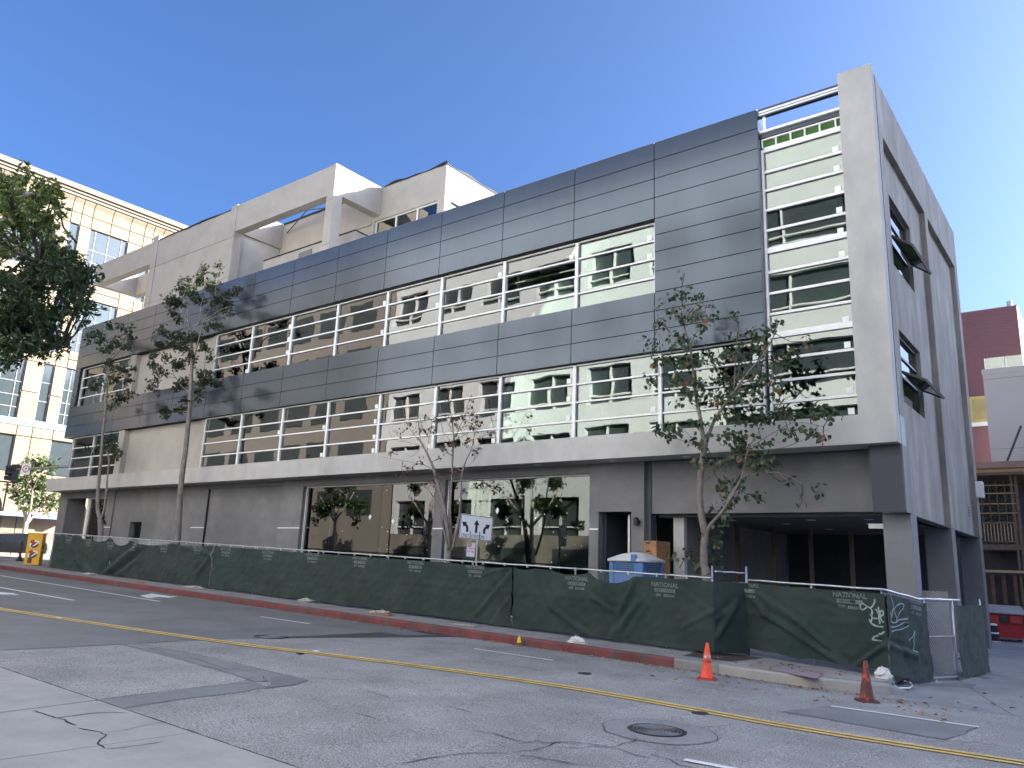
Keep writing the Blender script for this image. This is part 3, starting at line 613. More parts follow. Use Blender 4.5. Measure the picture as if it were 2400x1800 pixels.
w.box(-33.07, -28.08, 28.62, 28.76, 21.44, 21.497); w = w.build('penthouse_window', M['alu'], B)
for a, b in ((-33.05, -31.39), (-31.39, -29.68), (-29.68, -28.08)): bx('pane', a + .05, b - .05, 28.68, 28.70, 18.6, 21.43, M['glass'], w)
sw = MB().box(-27.66, -27.58, 29.0, 29.06, 18.6, 21.49).box(-27.66, -27.58, 30.5, 30.6, 18.6, 21.49).build('penthouse_window', M['alu'], B); bx('pane', -27.64, -27.62, 29.06, 30.5, 18.6, 21.48, M['glass'], sw)
rb('ledge_line', XC2, -33.3, 28.42, 28.5, 21.3, 21.5)
bx('reveal', XC3 + .22, XC2 - .65, 25.022, 25.03, 21.36, 21.40, M['stucco_dark'], B)
for x0, x1 in ((XC3 - .55, XC3 + .2), (XC2 - .65, XC2), (XC1 - .6, XC1)):
    for z in (21.36, 18.70): bx('reveal', x0 - .004, x1 + .004, 24.994, 25.0, z, z + .03, M['stucco_dark'], B)
bx('reveal', XC3 + .22, XC2 - .65, 25.022, 25.03, 18.7, 18.73, M['stucco_dark'], B)
rb('roof_parapet', -40.79, -32.3, 26.5, 26.7, 14.9, 19.95); bx('parapet_cap', -40.8, -32.28, 26.46, 26.74, 19.95, 20.02, M['backing'], B)
rb('roof_parapet', -32.5, -32.3, 26.7, 28.5, 14.9, 19.94); bx('parapet_cap', -32.52, -32.28, 26.74, 28.5, 19.95, 20.018, M['backing'], B)
bx('parapet_opening', -37.25, -36.05, 26.46, 26.52, 19.1, 19.72, M['stucco_dark'], B); bx('parapet_opening', -40.5, -40.1, 26.46, 26.52, 18.7, 18.95, M['black'], B); bx('parapet_opening', -33.6, -33.1, 26.46, 26.52, 19.1, 19.3, M['black'], B)
# waterproofing membrane flapping over the wall tops
def membrane(x0, y0, x1, y1, z, amp, seed):
    m = MB(); n = 24
    for i in range(n + 1):
        t = i / n; x = x0 + (x1 - x0) * t; y = y0 + (y1 - y0) * t; d = Vector((x1 - x0, y1 - y0, 0)).normalized(); q = Vector((d.y, -d.x, 0)) * .03
        zz = z + amp * (N(t * 4 + seed, seed) - .1) + .03; dr = .05 + .07 * abs(N(t * 7, seed + 3))
        m.v += [(x + q.x, y + q.y, z - dr), (x + q.x, y + q.y, zz + .04), (x - q.x * 4, y - q.y * 4, zz + .05)]
    for i in range(n):
        for k in (0, 1): m.f.append((3 * i + k, 3 * i + k + 1, 3 * i + 4 + k, 3 * i + 3 + k))
    m.build('roof_membrane', M['backing'], B)
membrane(XC3 + .3, 25.02, XC2 - .7, 25.02, ZT - .13, .12, 1.5); membrane(-42, 28.48, -33.3, 28.48, ZT, .03, 4.2); membrane(-32.5, 28.48, -27.5, 28.48, ZT + .05, .16, 7.7); membrane(-27.48, 28.5, -27.48, 33.6, ZT + .05, .12, 9.1)
for a, b in (((733, 477), (673, 546)), ((695, 495), (764, 487))):
    pa = PY(*a, 27.0); pb = PY(*b, 28.4); MB().tube([pa, pb], .035, 6).build('brace_rod', M['alu_dark'], B)
# small lamp box at the rear corner
fl = PX(2303, 1147, -4.0); fb = MB().box(-4.22, -3.98, fl.y - .2, fl.y + .2, fl.z - .30, fl.z + .28).build('flood_lamp', M['white'], B)
bx('flood_lens', -3.979, -3.965, fl.y - .16, fl.y + .16, fl.z - .25, fl.z + .18, M['white_plastic'], fb)
# ================================================================== OTHER BUILDINGS
def grid_building(name, label, x0, x1, y0, y1, z0, z1, wall, cat='building'):
    b = thing(name, label, cat, ((x0 + x1) / 2, (y0 + y1) / 2, z0)); return b
# --- beige stone building across the side street: its front looks along +X
M['stone_frame'] = mk('grey_window_frame', (.22, .23, .24), .5)
E_ = thing('stone_building', 'tall beige stone office building with big gridded windows and moulded cornice, across the side street', 'building', (-85, 30, 1.0))
XF = -75.0
YA, YZ = 2.0, 46.0
bx('wall', XF - 20, XF - .35, YA, YZ, .9, 34.0, M['beige_joint'], E_)
ny = 0
def stone(y0, y1, z0, z1, mat='beige', x=XF): bx('stone_panel', x - .35, x, y0 + .035, y1 - .035, z0 + .035, z1 - .035, M[mat], E_)
def stwin(y0, y1, z0, z1, ys, zs, x=XF - .22):
    f = MB(); f.box(x - .1, x + .1, y0, y0 + .05, z0, z1); f.box(x - .1, x + .1, y1 - .05, y1, z0, z1)
    for y in ys: f.box(x - .05, x + .06, y - .022, y + .022, z0, z1)
    yy = [y0 + .05] + sum([[y - .022, y + .022] for y in ys], []) + [y1 - .05]
    for z in zs:
        for a, b in zip(yy[::2], yy[1::2]): f.box(x - .05, x + .06, a, b, z - .022, z + .022)
    w = f.build('window', M['stone_frame'], E_)
    Y = [y0] + list(ys) + [y1]; Z = [z0] + list(zs) + [z1]
    for a, b in zip(Y, Y[1:]):
        for c, d in zip(Z, Z[1:]): bx('pane', x - .02, x, a + .03, b - .03, c + .03, d - .03, M['glass_blue'], w)
P = 6.95
bays = [29.8 - P * k for k in range(-2, 5)]          # left edges of the wide windows
tops = [31.75, 24.9, 18.07]
for by in bays:
    if by + 3.65 > YZ or by - 3.3 < YA: continue
    wide = (by, by + 3.6); nar = (by - 1.9, by - 1.0)
    nz0 = 12.95
    for ti, zt in enumerate(tops):
        zb = zt - 5.15
        stwin(wide[0], wide[1], zb, zt, (by + .55, by + 1.8, by + 3.05), (zt - 3.2, zt - 2.0, zb + .9))
        stwin(nar[0], nar[1], zb - .4, zt + .0, (), (zt - 1.7, zt - 3.4))
        # piers
        stone(nar[1], wide[0], zb - .1, zb + 2.4); stone(nar[1], wide[0], zb + 2.4, zt)
        stone(wide[1], nar[0] + P, zb - .1, zb + 2.4); stone(wide[1], nar[0] + P, zb + 2.4, zt)
        if ti < 2:
            zz = tops[ti + 1]
            stone(nar[1], wide[0], zz, zb - .1); stone(wide[1], nar[0] + P, zz, zb - .1); stone(wide[0], wide[1], zz, (zz + zb) / 2); stone(wide[0], wide[1], (zz + zb) / 2, zb)
            stone(nar[0], nar[1], zz, zb - .4)
    # frieze and coved cornice above
    ys_ = [nar[0], nar[1], wide[0], (wide[0] + wide[1]) / 2, wide[1], nar[0] + P]
    for a, b in zip(ys_, ys_[1:]): stone(a, b, 31.75, 32.9)
    for a, b in zip(ys_, ys_[1:]):
        m = MB(); pr = [(-.35, 32.93), (0, 32.93), (.02, 33.4), (.08, 33.8), (.28, 34.15), (.32, 34.3), (-.35, 34.3)]
        m.prism([(XF + q, a + .035, z) for q, z in pr], (0, b - a - .07, 0)); m.build('cove_panel', M['beige'], E_)
    # blue band, lower storeys
    ys2 = [nar[0], wide[0] - .2, wide[1] + .2, nar[0] + P]
    for a, b in zip(ys2, ys2[1:]): stone(a, b, 11.4, 12.3); 
    for a, b in zip(ys2[::2], ys2[1::2]): pass
    stone(nar[0], wide[0] - .2, 7.6, 11.4); stone(wide[1] + .2, nar[0] + P, 7.6, 11.4); stwin(wide[0] - .2, wide[1] + .2, 8.3, 11.3, (by + 1.8,), ()); stone(wide[0] - .2, wide[1] + .2, 7.6, 8.3)
    # street level: piers and arched opening
    stone(nar[0], wide[0] - .3, .9, 7.4); stone(wide[1] + .3, nar[0] + P, .9, 7.4)
    ar = MB(); yc = by + 1.8; rr = 2.0; n = 12; pts = [(XF - .34, yc - 2.1, 7.4), (XF - .34, yc - 2.1, 5.0)] + [(XF - .34, yc + rr * math.cos(math.pi - math.pi * k / n), 5.0 + rr * math.sin(math.pi * k / n)) for k in range(n + 1)] + [(XF - .34, yc + 2.1, 5.0), (XF - .34, yc + 2.1, 7.4)]
    for i in range(2, 2 + n):
        p, q = pts[i], pts[i + 1]; ar.prism([p, q, (p[0], q[1], 7.37), (p[0], p[1], 7.37)], (.33, 0, 0))
    ar.build('arch', M['beige'], E_)
    stwin(yc - 1.95, yc + 1.95, 1.0, 6.95, (yc,), (4.0,), x=XF - .5)
for z0, z1, q, mt in ((34.3, 34.55, .45, 'beige_light'), (34.58, 34.8, .62, 'beige_light'), (34.83, 35.3, .85, 'beige_light'), (12.32, 12.5, .05, 'blue_trim'), (12.52, 12.85, .16, 'blue_trim'), (7.4, 7.6, .22, 'beige_light')):
    bx('cornice', XF - 19, XF + q, YA - .4, YZ + .4, z0, z1, M[mt], E_)
for (u, v, l) in ((10, 1203, 2.4), (118, 1212, 2.6)):
    p = PX(u, v, XF + .9); bx('canopy', XF, XF + 1.8, p.y - l * .75, p.y + l * .75, p.z - .18, p.z + .12, M['blue_trim'], E_)

# --- right background
def simple_block(name, label, x0, x1, y0, y1, z0, z1, mat):
    t = thing(name, label, 'building', ((x0 + x1) / 2, (y0 + y1) / 2, z0)); bx('wall', x0, x1, y0, y1, z0, z1, M[mat], t); return t
rbd = thing('red_building', 'dark red corrugated building behind the grey building on the right', 'building', (-9, 66, 0))
bx('wall', -14, -4.24, 60.02, 72, 0, 20.44, M['red_wall'], rbd); bx('side_wall', -4.238, -4.20, 60.03, 72, 0, 20.43, M['pink_wall'], rbd); bx('coping', -14, -4.18, 60.0, 72, 20.442, 20.5, M['brown_trim'], rbd)
for k in range(40): bx('corrugation', -7.9, -4.26, 59.99, 60.018, 14.6 + k * .145, 14.67 + k * .145, M['red_wall'], rbd)
cp = PY(2366, 713, 61); MB().lathe([(.17, 0), (.17, .9), (.15, .92)], 12, (cp.x, 61, 20.2)).build('flue', M['galv'], rbd)
yw = MB().box(-7.55, -6.40, 59.86, 59.97, 12.7, 14.45).build('window', mk('ochre_surround', (.50, .40, .14), .8), rbd); bx('pane', -7.3, -6.55, 59.84, 59.858, 12.85, 14.25, mk('ochre_blind', (.36, .30, .12), .6), yw); bx('sill', -7.55, -6.35, 59.8, 59.97, 12.4, 12.68, M['white'], rbd)
wb = simple_block('white_building', 'pale grey building with glass roof balustrade in the right background', -5.46, 9, 50, 58, 0, 13.86, 'grey_white_wall')
bx('coping', -5.5, 9, 49.96, 50.0, 13.6, 13.9, M['grey_white_wall'], wb)
for z in (13.3, 9.35): bx('wall_joint', -5.46, 9, 49.992, 50.0, z, z + .03, M['stucco_side'], wb)
for i in range(5): bx('balustrade_pane', -5.30 + i * 1.0, -4.36 + i * 1.0, 50.1, 50.12, 13.9, 14.56, M['glass'], wb)
for i in range(5): bx('balustrade_post', -5.34 + i * 1.0, -5.31 + i * 1.0, 50.09, 50.13, 13.86, 14.56, M['alu'], wb)
bp1, bp2 = PY(2393, 998, 49.3), PY(2360, 1082, 49.3); MB().tube([bp1, bp2], .06, 6).build('stay_rod', M['alu_dark'], wb)
hb = simple_block('low_building', 'low tan clad building with brown fascia behind the timber balcony', -12, 6, 44, 49, 0, 7.68, 'siding')
bx('fascia', -5.7, 6, 43.8, 44.0, 7.55, 7.86, M['brown_trim'], hb)
for k in range(5): bx('siding_board', -5.6, 6, 43.975, 43.999, 6.75 + k * .16, 6.89 + k * .16, M['siding'], hb)
tb = thing('timber_balcony', 'dark timber balcony with trellis of vines and railing beside the red bin', 'balcony', (-4.3, 41, 0))
def tbx(n, *a): return bx(n, *a, tb)
tbx('roof', -5.6, -3.2, 39.6, 43.7, 6.72, 6.84, M['wood'])
for x in (-5.1, -3.72, -3.55): tbx('post', x - .05, x + .05, 40.0, 40.1, 0, 6.72, M['wood'])
tbx('beam', -5.3, -3.3, 39.95, 40.12, 3.55, 3.78, M['wood']); tbx('beam', -5.3, -3.2, 39.7, 40.1, 2.60, 2.70, M['siding']); tbx('deck', -5.3, -3.2, 40.1, 43.6, 3.6, 3.75, M['wood'])
tbx('rail', -4.95, -3.75, 39.98, 40.06, 4.66, 4.74, M['wood']); tbx('rail', -4.95, -3.75, 39.98, 40.06, 3.88, 3.94, M['wood'])
for i in range(10): tbx('baluster', -4.9 + i * .125, -4.87 + i * .125, 40.0, 40.04, 3.94, 4.66, M['siding'])
for z in (6.30, 5.95, 5.5, 5.1): tbx('trellis_rail', -5.0, -3.6, 39.99, 40.03, z, z + .035, M['siding'])
for i in range(5): tbx('trellis_rail', -4.9 + i * .3, -4.87 + i * .3, 39.985, 40.025, 4.75, 6.5, M['wood'])
tbx('back_wall', -8.6, -3.0, 43.6, 43.9, 0, 6.7, M['parking']); tbx('dark_screen', -5.3, -3.2, 40.6, 40.7, 0, 2.6, M['parking'])
for i in range(4): tbx('plank', -4.9 + i * .42, -4.75 + i * .42, 40.5, 40.58, 1.2 + .1 * (i % 2), 2.5, M['wood'])

# --- buildings round the camera: they shade the street and stand in the window reflections
ob = thing('opposite_building', 'long white building with rows of square windows on the camera side of the street', 'building', (-20, -12, 0))
OY = -3.8
bx('wall', -50, 10, -22, OY - .5, 0, 29.5, M['white_wall'], ob); bx('ground_floor_wall', -50, 10, OY - .5, OY - .02, 0, 4.34, M['stucco_side'], ob)
for i in range(11): bx('parking_opening', -49 + i * 5.3, -45.2 + i * 5.3, OY - .03, OY - .01, .6, 3.4, M['dark_room'], ob)
for zr in (25.0, 20.5, 16.0, 11.6, 7.1):
    bx('wall_band', -50, 10, OY - .5, OY, zr, zr + 1.75, M['white_wall'], ob)
    x = -49.5; prev = -50
    while x < 8:
        w_ = 3.45 if x < -21 else 8.4
        bx('wall_pier', prev, x, OY - .5, OY, zr - 2.75, zr, M['white_wall'], ob)
        f = MB().box(x + w_ / 2 - .05, x + w_ / 2 + .05, OY - .42, OY - .2, zr - 2.75, zr).box(x, x + w_ / 2 - .05, OY - .42, OY - .2, zr - 2.2, zr - 2.1).box(x + w_ / 2 + .05, x + w_, OY - .42, OY - .2, zr - 2.2, zr - 2.1).build('window', M['alu'], ob)
        bx('pane', x, x + w_, OY - .45, OY - .43, zr - 2.75, zr, M['dark_room'], f)
        prev = x + w_; x += w_ + 1.6
    bx('wall_pier', prev, 10, OY - .5, OY, zr - 2.75, zr, M['white_wall'], ob)
bx('wall_band', -50, 10, OY - .5, OY, 26.76, 29.5, M['white_wall'], ob)
bb = thing('brown_building', 'tan brown building with dark ribbon windows left of the camera', 'building', (-66, -12, 0))
bx('wall', -84, -52, -24, -4.5, 0, 30, M['brown_wall'], bb)
for zr in (25.5, 21.2, 16.9, 12.6, 8.3):
    for i in range(7): bx('window', -83 + i * 4.4, -79.8 + i * 4.4, -4.52, -4.44, zr - 2.3, zr, M['dark_room'], bb)
tw = simple_block('shade_tower', 'tall plain pale tower far right of the alley, unseen, added to shade the side wall and road', 40, 62, 57, 82, 0, 40, 'grey_white_wall'); bx('shade_wing', 40, 62, 36, 56.99, 0, 30.0, M['grey_white_wall'], tw)  # unseen block added for its shade; wing height sets the near tree's shade edge

# ================================================================== FENCE
FE = thing('construction_fence', 'galvanised construction fence hung with dark green mesh fabric along the red kerb', 'fence', (-25, 18.5, G(-25)))
FH = 1.765
RUNS = [((-44.6, 18.5), (-8.05, 18.5)), ((-8.05, 18.5), (-7.5, 19.2)), ((-7.5, 19.2), (-4.25, 18.55)), ((-4.25, 18.55), (-3.85, 20.5)), ((-3.85, 20.5), (-3.45, 21.6)), ((-3.45, 21.6), (-3.2, 24.0))]
def base(x): return G(x) + KERB - (KERB - .02) * max(0., min(1., (x + 4.25) / .35))
def run(i):
    a, b = Vector(RUNS[i][0]), Vector(RUNS[i][1]); t = (b - a).normalized(); return a, t, Vector((t.y, -t.x)), (b - a).length
def fence_at(i, u, v):
    """where the view line through photo pixel (u, v) meets fence run i -> (s, height above base)"""
    a, t, n, L = run(i); d = ray(u, v); k = (a.x * n.x + a.y * n.y) / (d.x * n.x + d.y * n.y); p = d * k
    s = (Vector((p.x, p.y)) - a).dot(t); return s, p.z + CZ - base(p.x)
FOLDS = {0: [], 1: [], 2: [], 3: [], 4: [], 5: []}
def fold(i, p, q, amp, w): FOLDS[i].append((Vector(fence_at(i, *p)), Vector(fence_at(i, *q)), amp, w))
for p, q, am, w in (((1257, 1335), (1300, 1425), .05, .07), ((1300, 1425), (1372, 1480), .05, .07), ((1395, 1400), (1440, 1430), .04, .06), ((1440, 1490), (1500, 1410), .05, .09), ((1470, 1490), (1530, 1400), .03, .05), ((1405, 1340), (1450, 1500), .04, .1), ((1490, 1360), (1440, 1480), .03, .06), ((1600, 1380), (1675, 1440), .03, .05), ((1600, 1470), (1676, 1430), .03, .06), ((1140, 1345), (1200, 1330), .03, .05), ((1120, 1440), (1200, 1345), .04, .08), ((1150, 1470), (1205, 1390), .03, .06), ((1160, 1345), (1210, 1440), .03, .07),
                  ((185, 1310), (215, 1345), .06, .18), ((250, 1345), (330, 1280), .10, .22), ((270, 1355), (325, 1315), .06, .14), ((188, 1250), (195, 1340), .05, .15), ((245, 1265), (238, 1340), .04, .12), ((470, 1340), (500, 1300), .05, .12), ((430, 1280), (500, 1300), .03, .1)): fold(0, p, q, am, w)
for p, q, am, w in (((1737, 1362), (1800, 1440), .05, .06), ((1800, 1440), (1985, 1560), .07, .06), ((1780, 1390), (1870, 1450), .03, .05), ((1870, 1450), (1990, 1556), .05, .05), ((1990, 1400), (2050, 1440), .02, .04), ((1930, 1400), (2000, 1430), .02, .04), ((2010, 1560), (2074, 1512), .08, .05)): fold(2, p, q, am, w)
for p, q, am, w in (((2078, 1512), (2140, 1535), .04, .06), ((2176, 1400), (2178, 1560), .04, .08)): fold(3, p, q, am, w)
for p, q, am, w in (((1676, 1450), (1700, 1430), .04, .05), ((1676, 1490), (1715, 1420), .05, .08)): fold(1, p, q, am, w)
def fdisp(i, s, h):
    d =   .040 * N(s * .55, h * .8, i * 5.1) +   .022 * N(s * 2.2 + h * .8, h * 1.6, i * 3.3 + 9) +   .007 * N(s * 7, h * 11, i + 20.)
    d += .010 * N(s * 1.5 + h * 4, h * 14 - s * 2, 2.2)
    rg = 1 - abs(N(s * 1.7 + h * 1.1, h * 1.5 - s * .5, i + 31.)); d += .030 * max(0, rg - .72) / .28 * N(s * .7, h * 1.2, i + 3.) 
    rg = 1 - abs(N(s * 2.6 - h * 2.2, h * 2.0, i + 71.)); d += .016 * max(0, rg - .75) / .25
    k = (s % 1.87) - .9; d += .010 * math.exp(-(k / .03) ** 2) - .008 * math.exp(-((k - .06) / .03) ** 2); k = h - 1.0 - .05 * N(s * .8, 6.); d += .009 * math.exp(-(k / .03) ** 2)
    p = Vector((s, h))
    for a, b, am, w in FOLDS[i]:
        ab = b - a; t = max(0, min(1, (p - a).dot(ab) / ab.length_squared)); q = a + ab * t; dist = (p - q).length
        if dist < w * 3:
            sd = (ab.x * (p.y - a.y) - ab.y * (p.x - a.x)) / ab.length / w
            d += 1.7 * am * (math.exp(-sd * sd) - .55 * math.exp(-(sd - 1.3) ** 2)) * (math.exp(-max(0, dist - abs(sd) * w) ** 2 / (w * w)))
    return d
SAG = [(fence_at(0, a, 1300)[0], fence_at(0, b, 1300)[0], dp) for a, b, dp in ((98, 122, .30), (185, 212, .10), (212, 250, .18), (262, 304, .28), (304, 400, .16), (400, 495, .06), (1300, 1386, .09), (1388, 1490, .22), (1212, 1255, .05), (1080, 1210, .05))]
def ftop(i, s):
    t = FH - .07 + .012 * N(s * 3, 4.4, i)
    if i == 0:
        for a, b, dp in SAG:
            if a < s < b: k = (s - a) / (b - a); t -= dp * (4 * k * (1 - k)) ** .8
    if i == 5: t -= .04
    return t
def fbot(i, s):
    b = .07 + .06 * N(s * .6, 8.8, i) + .025 * N(s * 3.1, 1.8, i)
    if i == 2: b = .20 - .10 * abs(N(s * 1.2, 3.)) - .04 * min(1, s) 
    if i in (3, 5): b = .03 + .02 * N(s * 3, 1.)
    return max(.015, b)
def fpt(i, s, h, off=0.):
    a, t, n, L = run(i); p = a + t * s; d = fdisp(i, s, h) + off + .075; q = p + n * d
    return (q.x, q.y, base(p.x) + h)
def fabric(i, s0, s1, name='fabric_panel'):
    ns = max(4, int((s1 - s0) / .07)); nh = 30; m = MB()
    for k in range(ns + 1):
        s = s0 + (s1 - s0) * k / ns; t, b = ftop(i, s), fbot(i, s)
        for j in range(nh + 1): m.v.append(fpt(i, s, b + (t - b) * j / nh))
    for k in range(ns):
        for j in range(nh): q = k * (nh + 1) + j; m.f.append((q, q + nh + 1, q + nh + 2, q + 1))
    return m.build(name, M['fabric'], FE, smooth=True)
L0 = run(0)[3]
cuts = [0.35, fence_at(0, 503, 1300)[0], fence_at(0, 1208, 1330)[0], L0]
for a, b in zip(cuts, cuts[1:]): fabric(0, a + .02, b - .035 if b < L0 else b + .05)
fabric(1, -.06, run(1)[3]); fabric(2, 0.0, run(2)[3] + .06); fabric(3, -.06, run(3)[3] - .02); fabric(5, 0.05, run(5)[3])
# posts, rails, couplings
def rail(i, s0, s1, h=FH + .01, r=.024, off=0.):
    a, t, n, L = run(i); P = []
    for k in range(9): s = s0 + (s1 - s0) * k / 8; p = a + t * s + n * off; P.append((p.x, p.y, base(p.x) + h + .004 * math.sin(k * 1.7)))
    MB().tube(P, r, 8).build('top_rail', M['galv'], FE, smooth=True)
us = [30, 125, 262, 348, 503, 603, 747, 912, 1110, 1350, 1560]
ps = [0.02] + [fence_at(0, u, 1290)[0] for u in us if fence_at(0, u, 1290)[0] > .6] + [L0]
def post(i, s, h=FH + .04, r=.024, back=0.):
    a, t, n, L = run(i); p = a + t * s - n * back; MB().tube([(p.x, p.y, base(p.x) - .02), (p.x, p.y, base(p.x) + h)], r, 8).build('post', M['galv'], FE, smooth=True)
for a, b in zip(ps, ps[1:]): rail(0, a + .02, b - .02); post(0, a)
post(0, L0 - .04, FH + .30, back=.02); post(2, 0.0, FH + .33, .03); rail(1, .03, run(1)[3] - .03, FH + .17, .02)
for s in (run(2)[3] * .5, run(2)[3] - .05): post(2, s, FH + .01, back=.03)
rail(2, .0, run(2)[3]); rail(3, .0, run(3)[3], r=.03); rail(4, 0, run(4)[3], r=.03); rail(5, 0, .6, r=.03); post(4, run(4)[3]); post(4, 0.0)
post(5, run(5)[3])
a, t, n, L = run(4)
for h in (.06, .95): MB().tube([(a.x, a.y, base(a.x) + h), (a.x + t.x * L, a.y + t.y * L, base(a.x) + h)], .018, 6).build('rail', M['galv'], FE)
# small ties along the rail
tie = MB()
for k in range(46):
    s = .6 + k * .82
    if s > L0 - .2: break
    aa, tt, n_, _ = run(0); p = aa + tt * s; tie.box(p.x - .012, p.x + .012, p.y - .045, p.y + .03, base(p.x) + FH - .05, base(p.x) + FH + .038)
tie.build('rail_tie', M['white_plastic'], FE)['kind'] = 'stuff'
# chain link: diagonal wires
def chain(i, s0, s1, h0, h1, off=-.01, st=.075):
    a, t, n, L = run(i); m = MB(); H = h1 - h0; r = .0035
    def P(s, h): p = a + t * s + n * off; return Vector((p.x, p.y, base(p.x) + h))
    k = s0 - H
    while k < s1:
        for sg in (1, -1):
            q0 = (k, h0 if sg > 0 else h1); q1 = (k + H, h1 if sg > 0 else h0)
            c0 = max(s0, q0[0]); c1 = min(s1, q1[0])
            if c1 - c0 < .01: continue
            f = lambda s: q0[1] + (q1[1] - q0[1]) * (s - q0[0]) / (q1[0] - q0[0])
            A, B_ = P(c0, f(c0)), P(c1, f(c1)); up = Vector((0, 0, r)); sd = Vector((n.x, n.y, 0)) * r
            b = len(m.v); m.v += [tuple(A + up), tuple(A - up * .5 + sd), tuple(A - up * .5 - sd), tuple(B_ + up), tuple(B_ - up * .5 + sd), tuple(B_ - up * .5 - sd)]
            m.f += [(b, b + 1, b + 4, b + 3), (b + 1, b + 2, b + 5, b + 4), (b + 2, b, b + 3, b + 5)]
        k += st
    o = m.build('chain_link', M['galv'], FE); o['kind'] = 'stuff'
chain(4, .0, run(4)[3], .05, FH - .02); chain(3, .0, run(3)[3], FH - .12, FH)
for a_, b_, dp in SAG: 
    if dp > .15: chain(0, a_, b_, FH - dp - .1, FH)
# printed lettering on the fabric
def pr_map(i, s, h, me, mat, off, flip=1, name='print'):
    o = MB()
    for v in me.vertices: o.v.append(fpt(i, s + v.co.x, h + v.co.y, off))
    for p in me.polygons: o.f.append(tuple(p.vertices))
    return o.build(name, mat, FE)
NAT = text_mesh('NATIONAL', .150, bold=.035); RAF = text_mesh('RENT-A-FENCE', .075, bold=.0); TEL = text_mesh('800', .095, bold=.03)
def fprint(i, u, v):
    s, h = fence_at(i, u, v)
    for me in (NAT,): pr_map(i, s, h + .13, me, M['print'], .010)
    bxm = D.meshes.new('b'); q = MB()
    for k in range(9):
        x = -.29 + .58 * k / 8; q.v += [(x, -.045, 0), (x, .045, 0)]
    for k in range(8): q.f.append((2 * k, 2 * k + 2, 2 * k + 3, 2 * k + 1))
    bxm.from_pydata(q.v, [], q.f); pr_map(i, s, h, bxm, M['print'], .009, name='print_bar'); D.meshes.remove(bxm)
    pr_map(i, s, h, RAF, M['fabric'], .013)
    pr_map(i, s - .18, h - .12, TEL, M['print'], .010)
    q = MB()
    for k in range(7): x = -.04 + k * .045; q.v += [(x, -.035, 0), (x + .033, -.035, 0), (x + .033, .03, 0), (x, .03, 0)]; q.f.append((4 * k, 4 * k + 1, 4 * k + 2, 4 * k + 3))
    bm_ = D.meshes.new('c'); bm_.from_pydata(q.v, [], q.f); pr_map(i, s, h - .12, bm_, M['print'], .010, name='print_bar'); D.meshes.remove(bm_)
for u, v in ((164, 1266), (211, 1272), (262, 1280), (320, 1283), (388, 1286), (468, 1290), (534, 1295), (632, 1303), (736, 1309), (847, 1318), (978, 1329), (1118, 1340), (1355, 1368), (1561, 1384)): fprint(0, u, v)
fprint(2, 1752, 1384); fprint(2, 1996, 1410); fprint(3, 2138, 1424)
# spray tag
def zz(*p): return [(1920 + a * 400 / 2212, 1370 + b * 400 / 2212) for a, b in p]
TAGS = [(2, zz((620, 320), (575, 320), (565, 240), (600, 250), (640, 290), (600, 330), (575, 310))), (2, zz((635, 275), (690, 300), (735, 250), (748, 190))), (2, zz((690, 300), (715, 360), (705, 440), (690, 490))), (2, zz((690, 385), (720, 430), (780, 440))), (2, zz((672, 450), (700, 500), (760, 535), (850, 548))), (2, zz((755, 315), (790, 380), (808, 440))), (2, zz((792, 290), (795, 420), (808, 510))), (2, zz((810, 330), (815, 420), (830, 470), (858, 490))), (2, zz((812, 350), (850, 340), (850, 390), (820, 410))),
        (3, zz((868, 120), (890, 190), (905, 290), (930, 380), (948, 470))), (3, zz((880, 430), (890, 330), (920, 300), (980, 250), (1030, 250), (1030, 300), (990, 360), (960, 420), (950, 475))), (3, zz((868, 350), (872, 430), (890, 485), (945, 485), (980, 455), (1090, 440))), (3, zz((868, 545), (950, 540), (1040, 490), (1095, 490), (1105, 520), (1060, 560), (960, 585), (868, 605))), (2, zz((862, 608), (830, 635), (790, 640))), (2, zz((785, 660), (735, 675), (715, 710), (770, 722), (825, 732))), (3, zz((1190, 600), (1170, 660), (1125, 720))), (3, zz((1190, 600), (1188, 720), (1188, 850))), (3, zz((1185, 850), (1245, 872)))]
for i, P in TAGS:
    S_ = [Vector(fence_at(i, *p)) for p in P]; Q = []
    for k in range(len(S_) - 1):
        p0, p1, p2, p3 = S_[max(k - 1, 0)], S_[k], S_[k + 1], S_[min(k + 2, len(S_) - 1)]
        for j in range(6):
            t = j / 6; Q.append(.5 * ((2 * p1) + (p2 - p0) * t + (2 * p0 - 5 * p1 + 4 * p2 - p3) * t * t + (3 * p1 - p0 - 3 * p2 + p3) * t ** 3))
    Q.append(S_[-1]); m = MB(); wd = .016 if i == 2 else .013
    for k, q in enumerate(Q):
        t = (Q[min(k + 1, len(Q) - 1)] - Q[max(k - 1, 0)]); t = t.normalized() if t.length > 1e-6 else Vector((1, 0)); nn = Vector((-t.y, t.x)) * wd
        for sg in (1, -1): m.v.append(fpt(i, q.x + nn.x * sg, q.y + nn.y * sg, .012 + .0008 * (k % 2)))
    for k in range(len(Q) - 1): m.f.append((2 * k, 2 * k + 1, 2 * k + 3, 2 * k + 2))
    m.build('spray_tag', M['graffiti'], FE)

# board and sheet behind the open fence end
pb = thing('plywood_board', 'weathered grey plywood board standing behind the open chain link', 'board', (-3.95, 22.3, 0)); bx('sheet', -4.22, -3.66, 22.42, 22.46, -.08, 1.86, M['plywood_grey'], pb)
wsht = PG(2284, 1540); ps_ = thing('grey_sheet', 'narrow pale sheet leaning against the dark middle column', 'board', (wsht.x, 24.6, 0)); bx('sheet', wsht.x - .75, wsht.x - .22, 24.95, 24.98, -.08, 1.45, M['plywood_grey'], ps_)

